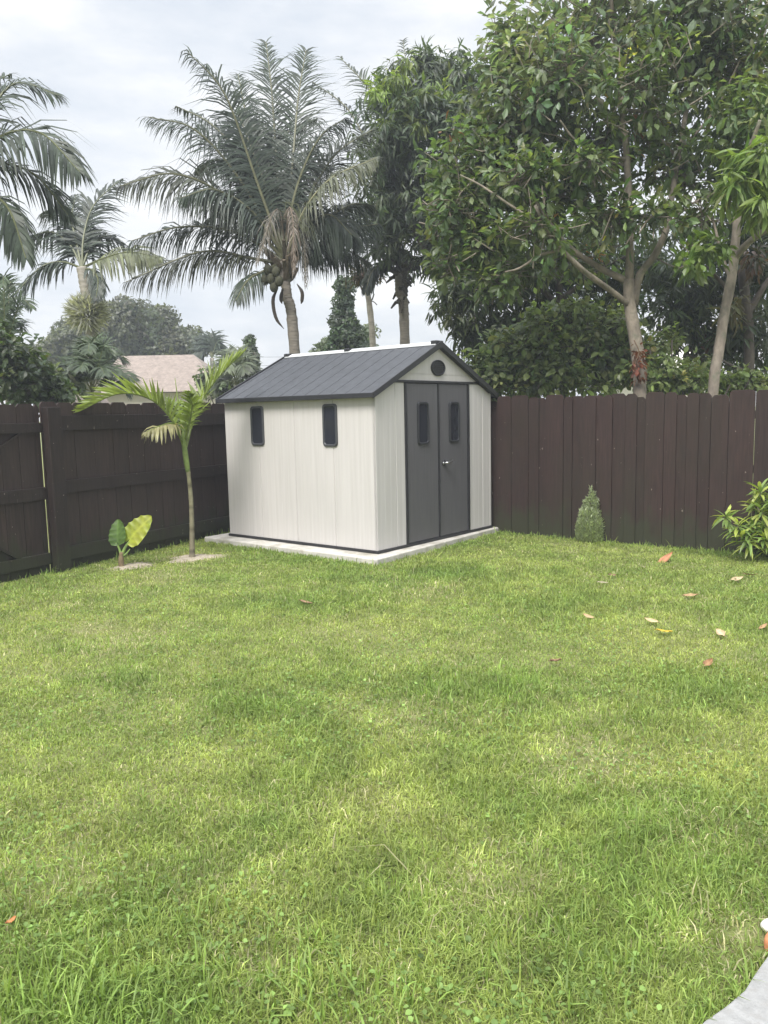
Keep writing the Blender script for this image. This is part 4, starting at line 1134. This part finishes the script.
def big_tree():
    d = 11.0
    B = pix(640, 385, d); B[2] = 0
    root = thing('broadleaf_tree', 'large broad-leaved tree with forked pale grey trunk over the right fence', 'tree', B)
    X = lambda x, y, dd=0: pix(x, y, d + dd)
    g = G(); bc = (.2, .17, .14)
    limb(g, [B - UP * .1, X(640, 400), X(637, 350), X(630, 305), X(629, 280)], .10, .075, 12, 22, .05)
    limb(g, [X(629, 285), X(630, 240), X(629, 200), X(626, 150), X(622, 110), X(618, 60), X(612, 10), X(606, -60)], .058, .025, 9, 24, .05)
    limb(g, [X(634, 305), X(640, 275, -.05), X(655, 255, -.1), X(668, 225, -.1), X(672, 195, 0), X(680, 150, .2), (X(688, 100, .4)), X(700, 40, .5), X(705, -30, .6)], .055, .025, 9, 24, .05)
    limb(g, [X(630, 306), X(610, 290, -.2), X(585, 272, -.5), X(562, 250, -.7), X(545, 228, -.9), X(535, 205, -1)], .045, .02, 8, 18, .06)
    limb(g, [X(629, 282), X(600, 268, .1), X(570, 248, .2), X(548, 222, .2), X(532, 195, .3), X(520, 160, .3)], .048, .02, 8, 18, .06)
    limb(g, [X(562, 250, -.7), X(540, 255, -.8), X(520, 268, -.8), X(505, 272, -.8)], .022, .01, 6, 10, .05)
    limb(g, [X(626, 160), X(600, 152, -.3), X(575, 140, -.6), X(560, 120, -.7)], .03, .012, 6, 12, .05)
    limb(g, [X(625, 165), X(603, 162, .3), X(585, 158, .4)], .022, .01, 6, 8, .05)
    limb(g, [X(622, 110), X(645, 112, -.3), X(665, 118, -.5), X(690, 105, -.6), X(710, 92, -.7)], .028, .01, 6, 14, .06)
    limb(g, [X(618, 60), X(590, 40, .2), X(565, 20, .3), X(545, -10, .4)], .03, .012, 6, 10, .05)
    limb(g, [X(668, 225), X(690, 205, -.2), X(720, 190, -.3), X(745, 170, -.4)], .02, .008, 6, 10, .05)
    limb(g, [X(545, 228, -.9), X(510, 205, -.9), X(480, 185, -.8), X(460, 175, -.8)], .022, .01, 6, 12, .05)
    limb(g, [X(532, 195, .3), X(520, 130, .2), X(512, 80, .1), X(510, 30, 0)], .025, .01, 6, 12, .05)
    limb(g, [X(680, 150, .2), X(715, 110, 0), X(740, 60, -.2)], .025, .01, 6, 10, .05)
    limb(g, [X(655, 258), X(680, 268, -.3), X(690, 255, -.4), X(676, 240, -.5)], .012, .006, 5, 10, .05)
    g.build('trunk', M['bark'], root, True)
    gl, gt_ = G(), G()
    E = [(590, 35, 95, 70, 330, .2, 1.1, GRN_HAZE), (530, 105, 65, 65, 280, 0, .7, GRN_HAZE), (508, 50, 24, 45, 80, .2, .5, GRN_HAZE), (485, 165, 55, 45, 230, .1, .6), (452, 205, 28, 42, 100, -.2, .5), (478, 240, 48, 34, 150, .1, .5),
         (600, 140, 85, 48, 220, .7, .6), (560, 185, 66, 36, 130, .6, .5), (690, 60, 80, 80, 300, .5, .9, GRN_HAZE), (700, 0, 90, 55, 250, 0, 1.2, GRN_HAZE), (600, -50, 120, 50, 160, .2, 1.2, GRN_HAZE),
         (535, 225, 50, 26, 60, -.9, .3), (610, 215, 34, 24, 50, -.5, .3), (650, 210, 24, 18, 26, -.6, .2), (680, 165, 50, 36, 100, .3, .5), (745, 70, 45, 75, 180, .2, .7), (660, 120, 44, 44, 60, .8, .5), (560, 60, 60, 60, 110, -.7, .5, GRN_HAZE), (640, 80, 60, 60, 90, -.7, .5),
         (700, 215, 34, 30, 44, -.4, .3), (520, 200, 64, 50, 120, .6, .5), (800, 30, 60, 90, 100, .2, 1), (505, 275, 40, 22, 70, -.1, .4), (450, 262, 18, 18, 36, -.2, .3), (575, 255, 60, 26, 70, .9, .4), (740, 165, 40, 40, 80, .5, .5), (500, 130, 40, 50, 100, .4, .5),
         (590, 160, 46, 14, 40, -.8, .3), (520, 170, 40, 20, 50, -.8, .3)]
    grow(gl, gt_, E, d, 7, .155, .48, GRN, twig=.3, droop=.35, shape='obovate', spread=(25, 110), jit=.28, stem=.09)
    gl.build('crown', M['leaf'], root); gt_.build('twigs', M['bark'], root)
big_tree()

def right_tree():
    d = 10.4
    B = pix(712, 388, d); B[2] = 0
    root = thing('broadleaf_tree', 'slender pale-trunked tree leaning right at the right fence, bright hanging leaves', 'tree', B)
    X = lambda x, y, dd=0: pix(x, y, d + dd)
    g = G()
    limb(g, [B - UP * .1, X(713, 395), X(719, 350), X(725, 310), X(732, 275), X(735, 245), X(738, 215)], .072, .055, 11, 24, .05)
    limb(g, [X(735, 258), X(748, 243, -.2), X(768, 228, -.4), X(800, 205, -.6)], .05, .03, 8, 12, .05)
    limb(g, [X(731, 280), X(724, 262, .1), X(718, 240, .1), X(712, 215, .1)], .03, .014, 7, 10, .05)
    limb(g, [X(738, 215), X(742, 185, -.3), X(750, 150, -.6), X(760, 120, -.8)], .045, .02, 7, 12, .05)
    limb(g, [X(718, 240), X(705, 238, -.4), X(692, 246, -.6)], .014, .007, 6, 8, .05)
    g.build('trunk', M['bark'], root, True)
    gl = G()
    grow(gl, None, [(758, 165, 26, 22, 30, -1.0, .3), (760, 200, 20, 14, 16, -1.1, .3), (735, 180, 14, 16, 12, -1.0, .25), (745, 150, 20, 10, 10, -.9, .25)], d, 8, .24, .24, [(2, (.20, .27, .07)), (2, (.14, .20, .05))], droop=.9, shape='lance', curl=.35)
    grow(gl, None, [(708, 245, 22, 14, 22, -.6, .3), (692, 262, 8, 12, 6, -.7, .15)], d, 8, .16, .45, [(2, (.11, .17, .04)), (2, (.16, .22, .055)), (.15, (.42, .36, .06))], droop=.45, shape='obovate')
    grow(gl, None, [(760, 120, 40, 40, 70, -.2, .7), (790, 190, 40, 50, 70, 0, .8), (735, 110, 40, 40, 50, 0, .6)], d, 8, .17, .42, GRN, droop=.4)
    gl.build('crown', M['leaf'], root)
right_tree()

def dark_tree(label, px, base_y, d, trunk_pts, r, E, pal, nl, L, wr, name='mango_tree', shape='lance', droop=.75, bark='bark_dark', extra=None):
    B = pix(px, base_y, d); B[2] = 0
    root = thing(name, label, 'tree', B)
    g = G()
    for pts, r0, r1 in trunk_pts:
        limb(g, [B - UP * .1] * (pts is trunk_pts[0][0]) + [pix(p[0], p[1], d + (p[2] if len(p) > 2 else 0)) for p in pts], r0, r1, 9, 16, .06)
    g.build('trunk', M[bark], root, True)
    gl = G(); grow(gl, None, E, d, nl, L, wr, pal, droop=droop, shape=shape, curl=.3)
    if extra: extra(gl, d)
    gl.build('crown', M['leaf'], root)
    return root
dark_tree('dark mango tree with thick shaded trunk at the far right behind the fence', 748, 385, 12.5,
          [([(748, 390), (749, 340), (747, 310), (742, 270)], .085, .07), ([(747, 315), (765, 285), (790, 250)], .06, .03), ([(747, 318), (728, 290), (705, 265)], .05, .02), ([(742, 370, -.3), (730, 365, -.5), (722, 360, -.6)], .03, .015)],
          .13, [(745, 270, 60, 38, 150, .8, .8), (690, 290, 50, 34, 130, .9, .7), (780, 320, 30, 60, 60, .3, .6), (735, 225, 60, 35, 90, 1, .8), (680, 320, 30, 22, 28, 1.2, .5), (670, 262, 45, 22, 50, 1.4, .6),
                (700, 345, 26, 20, 30, .8, .3, [(2, (.10, .085, .03)), (1, (.16, .10, .05)), (2, (.06, .075, .025))]), (735, 300, 12, 18, 9, -.6, .2, [(1, (.11, .10, .05))]), (735, 335, 45, 45, 130, .6, .7), (690, 325, 36, 26, 60, .7, .5), (765, 240, 40, 40, 80, .5, .6), (760, 255, 20, 15, 12, -.5, .3, [(1, (.16, .09, .06)), (1, (.07, .06, .03))]), (725, 330, 20, 20, 14, .6, .3)],
          DRK, 10, .22, .22)
dark_tree('dark mass of mango foliage behind the forked tree, sky glinting through it', 560, 385, 14.0,
          [([(565, 390), (562, 340), (560, 300), (555, 260)], .085, .06), ([(560, 300), (600, 270), (640, 250)], .05, .02), ([(560, 305), (520, 275), (480, 265)], .05, .02)],
          .13, [(560, 262, 78, 44, 250, .5, .8), (500, 272, 60, 44, 230, 0, .8), (620, 282, 48, 40, 120, .6, .8), (600, 225, 60, 40, 120, 1, .8), (470, 288, 30, 34, 80, 0, .5), (505, 325, 34, 24, 80, .2, .5), (540, 308, 60, 26, 130, .6, .6), (650, 255, 30, 25, 40, .8, .5), (474, 335, 16, 16, 46, .3, .4), (460, 320, 22, 10, 22, 0, .3, [(2, (.075, .10, .035)), (1, (.05, .07, .03))]), (445, 295, 14, 30, 34, -.1, .3, [(2, (.075, .10, .035)), (2, (.045, .065, .03))])],
          DRK, 11, .22, .2)
def flush(gl, d):
    grow(gl, None, [(398, 76, 12, 5, 9, -1.0, .3), (428, 88, 10, 5, 7, -1.2, .3), (378, 95, 8, 6, 6, -1, .3), (386, 118, 8, 5, 6, -1, .3), (420, 120, 5, 4, 4, -1.4, .2), (445, 92, 8, 4, 5, -1.1, .3), (408, 62, 8, 5, 5, -.8, .3), (385, 82, 8, 5, 6, -.9, .3)], d, 11, .24, .22, YNG, droop=.9, shape='lance', curl=.3)
dark_tree('tall mango tree with pale new leaves at its top, right of the coconut palm', 478, 350, 17.0,
          [([(478, 350), (470, 300), (450, 250), (425, 200)], .07, .05), ([(425, 250), (400, 200), (390, 150)], .06, .03), ([(425, 245), (450, 190), (460, 130)], .06, .03)],
          .15, [(415, 105, 48, 40, 210, 0, 1.3), (385, 150, 35, 45, 150, .1, 1.1), (430, 165, 55, 45, 210, 0, 1.3), (440, 78, 28, 22, 80, 0, .7), (462, 100, 34, 34, 110, 0, .9), (395, 82, 25, 18, 70, 0, .7), (415, 220, 55, 32, 180, .2, 1.2), (380, 205, 30, 35, 90, .4, .9),
                (440, 245, 40, 25, 90, .3, .9), (385, 245, 22, 18, 40, .5, .5), (470, 75, 25, 15, 50, .2, .6), (424, 56, 14, 8, 26, -.1, .4), (447, 60, 12, 8, 20, 0, .4), (440, 118, 40, 30, 90, -1.0, .6), (400, 130, 30, 30, 70, -1.0, .5)],
          MNG, 11, .25, .2, extra=flush)

# hedge of shrubs over the right fence
HG = [(3, (.15, .20, .07)), (3, (.19, .245, .09)), (1.5, (.24, .29, .11)), (1, (.10, .14, .055)), (.05, (.36, .34, .11))]
def hedge(label, E, d, px, L=.10, pal=HG):
    B = pix(px, 400, d); B[2] = 0
    root = thing('leafy_shrub', label, 'shrub', B)
    g = G()
    for e in E:
        limb(g, [B + np.array([rng.normal(0, .15), rng.normal(0, .1), 0]), (B + pix(e[0], e[1], d)) / 2 + rng.normal(0, .1, 3), pix(e[0], e[1], d)], .03, .012, 6, 9, .05)
    gl = G(); grow(gl, g, E, d, 8, L, .58, pal, droop=.35, shape='oval', twig=.16, tw_r=.004)
    gl.build('foliage', M['leaf'], root); g.build('stems', M['bark_dark'], root, True)
hedge('dense green shrub with rounded leaves above the fence just right of the shed roof', [(520, 365, 42, 28, 230, 0, .5), (560, 335, 48, 36, 300, .2, .6), (600, 350, 40, 40, 250, 0, .5), (572, 322, 58, 20, 190, .3, .4), (620, 335, 24, 26, 90, .3, .4), (505, 350, 34, 20, 110, .2, .4), (478, 372, 16, 22, 60, .1, .3), (540, 350, 40, 22, 120, -.2, .3), (625, 365, 22, 20, 90, -.1, .3), (490, 380, 20, 16, 60, 0, .3), (550, 378, 60, 16, 170, -.3, .3)], 12.2, 560, .125)
hedge('low bright shrub growing along the fence top between the two pale trunks', [(660, 372, 40, 18, 150, 0, .35), (685, 380, 30, 12, 80, 0, .3), (650, 350, 16, 14, 40, .2, .3), (730, 385, 40, 8, 60, .3, .3), (672, 340, 14, 14, 24, .4, .3), (750, 380, 30, 12, 80, .2, .3), (700, 372, 22, 14, 50, .6, .3)], 11.6, 668, .10)
# reddish dead leaves of a vine on the forked trunk
def vine():
    B = pix(637, 372, 10.8); root = thing('dead_vine', 'rusty red dead vine leaves clinging to the forked grey trunk', 'vine', B)
    g = G(); g.tube(spline([pix(640, 378, 10.83), pix(635, 365, 10.80), pix(639, 352, 10.82), pix(634, 340, 10.84)], 10), .008, 5, (.12, .08, .05)); g.build('stem', M['attr'], root, True)
    g = G(); n = 26; P = np.array([pix(637 + rng.normal(0, 2.4), 358 + rng.normal(0, 9), 10.78) for _ in range(n)])
    rosettes(g, P, rng.normal(size=(n, 3)), 3, .085, .5, [(1, (.20, .07, .04)), (1, (.13, .06, .04))], .9, shape='oval'); g.build('foliage', M['leaf'], root)
vine()

# dark bush at the far left over the fence
hedge('dark green bush above the gate at the left edge', [(10, 365, 32, 32, 260, 0, .8), (30, 385, 28, 22, 150, 0, .6), (-15, 340, 25, 30, 90, 0, .6), (55, 392, 18, 12, 50, .2, .4)], 13.0, 12, .13, [(3, (.045, .068, .025)), (2, (.06, .09, .033)), (.5, (.09, .12, .045))])
# small pale-leaved plant with grey leaves above the fence
hedge('grey-green leafy plant over the fence beside the small tiled roof', [(62, 380, 16, 12, 40, 0, .3), (50, 375, 10, 8, 18, 0, .3)], 14.2, 58, .2, [(2, (.15, .18, .12)), (1, (.08, .11, .05))])
hedge('low shrubbery between the tiled house and the shed', [(225, 385, 22, 14, 120, 0, .5), (205, 380, 10, 16, 50, 0, .4), (245, 392, 20, 10, 80, 0, .4)], 23.0, 226, .14, [(2, (.075, .10, .05)), (1, (.1, .13, .06))])

# ------------------------------------------------------------------ far rounded tree, vine-covered trunks
def far_tree(name, label, d, base, lumps, nsub, nleaf, L, pal, r=.35, sub_r=.75, bias=3):
    B = pix(base[0], base[1], d); B[2] = 0
    root = thing(name, label, 'tree', B)
    g = G(); s = d / F
    limb(g, [B - UP * .1, pix(base[0], base[1] - 10, d), pix(lumps[0][0], lumps[0][1], d)], r, r * .5, 9, 10, .06)
    for e in lumps[1:]:
        limb(g, [pix(base[0], base[1] - 8, d), (pix(base[0], base[1] - 8, d) + pix(e[0], e[1], d)) / 2 + UP * .2, pix(e[0], e[1], d)], r * .4, r * .15, 6, 8, .06)
    g.build('trunk', M['bark_dark'], root, True)
    gl = G()
    for (px, py, rx, ry, rd) in lumps:
        n = int(nsub * rx * ry / 1500.) + 3
        u = nrm(rng.normal(size=(n, 3))); rr = rng.random(n) ** (1 / bias)
        cen = pix(px, py, d) + CR * (u[:, :1] * rx * s * rr[:, None]) + CU * (u[:, 1:2] * ry * s * rr[:, None]) + _fw * (u[:, 2:] * rd * rr[:, None])
        sr = sub_r * rng.uniform(.6, 1.25, n)
        rep = np.repeat(np.arange(n), nleaf); m_ = len(rep)
        w = nrm(rng.normal(size=(m_, 3)) + UP * .25)
        P = cen[rep] + w * (sr[rep] * rng.uniform(.75, 1.08, m_))[:, None] * np.array([1, 1, .8])
        d_ = nrm(np.cross(w, rng.normal(size=(m_, 3))) + w * .5 - UP * .2)
        c = pick(pal, n, .15)[rep] * np.exp(rng.normal(0, .2, (m_, 1)))
        leaves(gl, P, d_, w, L * rng.uniform(.7, 1.3, m_), .55, c, .15, .1, 'simple')
    gl.build('crown', M['leaf'], root)
    return root
FAR = [(3, (0.086, 0.098, 0.052)), (2, (0.109, 0.121, 0.063)), (1, (0.063, 0.078, 0.041))]  # greens paled for distance, haze put into the leaf colour
far_tree('spreading_tree', 'large rounded dense tree in the distance behind the tiled roof', 45.0, (120, 400), [(130, 338, 52, 34, 3.2), (82, 352, 34, 26, 2.4), (165, 350, 26, 24, 2), (50, 368, 28, 24, 2), (110, 372, 70, 20, 3), (185, 345, 12, 14, 1.2)], 75, 230, .26, FAR)
IVY = [(3, (.045, .07, .035)), (2, (.06, .09, .042))]
far_tree('vine_covered_tree', 'dark column of vines over a dead trunk, behind the middle of the shed roof', 24.0, (347, 385), [(348, 352, 17, 24, .5), (346, 322, 11, 16, .35), (345, 302, 7, 12, .22), (347, 336, 14, 16, .42), (344, 287, 4, 8, .12)], 110, 110, .13, IVY, .15, .2, 2.5)
far_tree('small_tree', 'small pale green tree peeking out both sides of the vine column', 30.0, (348, 400), [(330, 352, 11, 14, .6), (366, 348, 10, 22, .6), (372, 360, 8, 10, .5), (348, 365, 25, 12, .8), (322, 360, 7, 8, .4)], 110, 90, .18, [(2, (.12, .15, .075)), (1, (.09, .12, .06))], .15, .3, 2.5)
far_tree('vine_covered_tree', 'narrow vine-wrapped stump rising left of the shed roof', 26.0, (250, 400), [(250, 345, 4, 11, .15), (251, 360, 6, 12, .2), (252, 378, 5, 14, .2)], 260, 110, .11, [(2, (.06, .08, .045)), (1, (.08, .1, .055))], .1, .15, 2.5)
# thin trunk with rusty tuft
def tuft_tree():
    d = 19.5; B = pix(374, 385, d); B[2] = 0
    root = thing('slender_palm', 'thin pale trunk with a rusty brown leaf tuft between vine column and mango', 'palm tree', B)
    g = G(); limb(g, [B - UP * .1, pix(373, 350, d), pix(370, 310, d), pix(366, 282, d), pix(365, 268, d)], .085, .06, 9, 24, .04); g.build('trunk', M['pale_trunk'], root, True)
    g = G(); n = 80; P, off = ell_points(366, 272, d, 14, 8, .35, n)
    rosettes(g, P, nrm(off) - UP * .2, 6, .24, .2, [(3, (.14, .09, .05)), (2, (.08, .07, .035)), (2, (.06, .075, .04))], .8, shape='lance'); g.build('crown', M['leaf'], root)
    g = G(); b = pix(369, 300, d); e1 = pix(374, 294, d - .1); g.tube(spline([b, pix(372, 300, d), e1], 6), .018, 5, (.1, .09, .07)); g.tube(spline([b, pix(374, 302, d), pix(377, 305, d)], 6), .012, 5, (.1, .09, .07)); g.build('twig', M['attr'], root, True)
tuft_tree()
far_tree('distant_trees', 'low dark treeline tree beyond the fence corner', 55.0, (300, 405), [(225, 400, 20, 12, 1.5), (300, 402, 30, 8, 1.5), (270, 402, 20, 8, 1.5)], 75, 120, .32, FAR, .2, .7)
bpy.data.objects['distant_trees'].name = 'distant_tree'

# ------------------------------------------------------------------ HOUSE with hip roof
def house():
    d = 30.0
    pr = [pix(121, 354, d + 3), pix(194, 357, d + 3)]
    el, er_ = pix(86, 392, d), pix(226, 392, d)
    zr_ = (pr[0][2] + pr[1][2]) / 2; ze = (el[2] + er_[2]) / 2
    x0, x1 = el[0], er_[0]; yf = el[1]; yb = yf + 6.2
    B = np.array([(x0 + x1) / 2, (yf + yb) / 2, 0])
    root = thing('house', 'single-storey house with tan tiled hip roof beyond the left fence', 'house', B)
    g = G(); i = .35; y0 = yf + i; y1 = yb - i
    g.box(x0 + i, x1 - i, y0, y1, 0, ze - .02); wl = g.build('wall', M['housewall'], root)
    ra_, rb_ = np.array([pr[0][0], (yf + yb) / 2, zr_]), np.array([pr[1][0], (yf + yb) / 2, zr_])
    c = [np.array([x0, yf, ze]), np.array([x1, yf, ze]), np.array([x1, yb, ze]), np.array([x0, yb, ze])]
    g = G(); g.add(c + [ra_, rb_], [np.array([[0, 1, 5, 4], [2, 3, 4, 5]]), np.array([[1, 2, 5], [3, 0, 4]]), np.array([[3, 2, 1, 0]])])
    ro = g.build('roof', M['tile'], root)
    uv = ro.data.uv_layers.new(name='UVMap')
    for poly in ro.data.polygons:
        for li in poly.loop_indices:
            v = ro.data.vertices[ro.data.loops[li].vertex_index].co
            uv.data[li].uv = (v.x, (v.z) * 2.4) if abs(poly.normal.y) > abs(poly.normal.x) else (v.y, v.z * 2.4)
    g = G(); g.box(x0, x1, yf - .03, yf - .002, ze - .16, ze + .01); g.build('fascia', M['housewall'], ro)
    for k in range(5):
        zz = ze - .25 - k * .16
        g = G(); g.box(x0 + i, x1 - i, y0 - .03, y0 - .002, zz - .03, zz); g.build('siding_course', M['housewall'], wl)
    # lower porch roof to the left
    a = pix(47, 403, d - 4); b = pix(74, 403, d - 4); t = pix(60, 393, d - 3)
    g = G(); zz = a[2]; xm0, xm1 = a[0], b[0]
    n = 7; P = []
    for k in range(n):
        u = k / (n - 1); P.append((xm0 + (xm1 - xm0) * u, zz + (t[2] - zz) * math.sin(PI * u) ** .6))
    P += [(xm1, zz - .06), (xm0, zz - .06)]
    g.prism(P, 1, a[1], a[1] + 3.5); po = g.build('porch_roof', M['tile'], root)
    uv = po.data.uv_layers.new(name='UVMap')
    for poly in po.data.polygons:
        for li in poly.loop_indices:
            v = po.data.vertices[po.data.loops[li].vertex_index].co; uv.data[li].uv = (v.x + v.y, v.z * 2.4)
    for x in (xm0 + .12, xm1 - .12):
        g = G(); g.box(x - .06, x + .06, a[1] + .1, a[1] + .22, 0, zz - .062); g.build('porch_post', M['housewall'], root)
house()

# pale neighbouring wall glimpsed through the leaves on the right
def neighbour():
    d = 24; a = pix(640, 388, d); b = pix(705, 388, d); z1 = pix(660, 366, d)[2]
    B = np.array([(a[0] + b[0]) / 2, a[1] + 2, 0])
    root = thing('house', 'white house barely glimpsed through the shrubs over the right fence', 'house', B)
    g = G(); g.box(a[0], b[0], a[1], a[1] + 4, 0, z1 - .25); g.build('wall', M['stone'], root)
    g = G(); g.prism([(a[1] - .4, z1 - .25), (a[1] + 4.4, z1 - .25), (a[1] + 2, z1 + .6)], 0, a[0] - .3, b[0] + .3); g.build('roof', M['stone'], root)
neighbour()

# power lines, very thin
for k, (ya, yb, lab) in enumerate([(331, 349, 'upper thin power line crossing the sky left of the shed'), (343, 356, 'lower thin power line crossing the sky left of the shed')]):
    a = pix(-200, ya - 6, 60); b = pix(480, yb + 3, 60); n = 30
    P = np.array([a + (b - a) * t - UP * 1.2 * math.sin(PI * t) for t in np.linspace(0, 1, n)])
    g = G(); g.tube(P, .012, 5); tag(g.build('power_line', M['wire'], None), lab, 'power line', 'power lines in the distance')


# ------------------------------------------------------------------ groups of repeats
GROUPS = {'coconut_palm': 'coconut palms behind the shed', 'feather_palm': 'feather palms at the left', 'clumping_palm': 'small palms over the left fence', 'mango_tree': 'mango trees behind the fence',
          'broadleaf_tree': 'pale trunked trees over the right fence', 'leafy_shrub': 'shrubs growing over the fences', 'vine_covered_tree': 'vine covered trunks', 'wooden_fence': 'dark wooden fences', 'house': 'neighbouring houses'}
for o in bpy.data.objects:
    if o.parent is None and 'label' in o:
        k = o.name.split('.')[0]
        if k in GROUPS: o['group'] = GROUPS[k]

# ------------------------------------------------------------------ thin humid haze
def haze(density):
    mt, nt, out = new_mat('thin_haze')
    v = N(nt, 'ShaderNodeVolumePrincipled'); v.inputs['Color'].default_value = (.86, .92, 1.0, 1); v.inputs['Density'].default_value = density
    nt.links.new(v.outputs[0], out.inputs['Volume'])
    g = G(); g.box(-70, 70, -8, 75, -1.1, 16)
    o = g.build('haze', mt); o['kind'] = 'stuff'
haze(.0025)
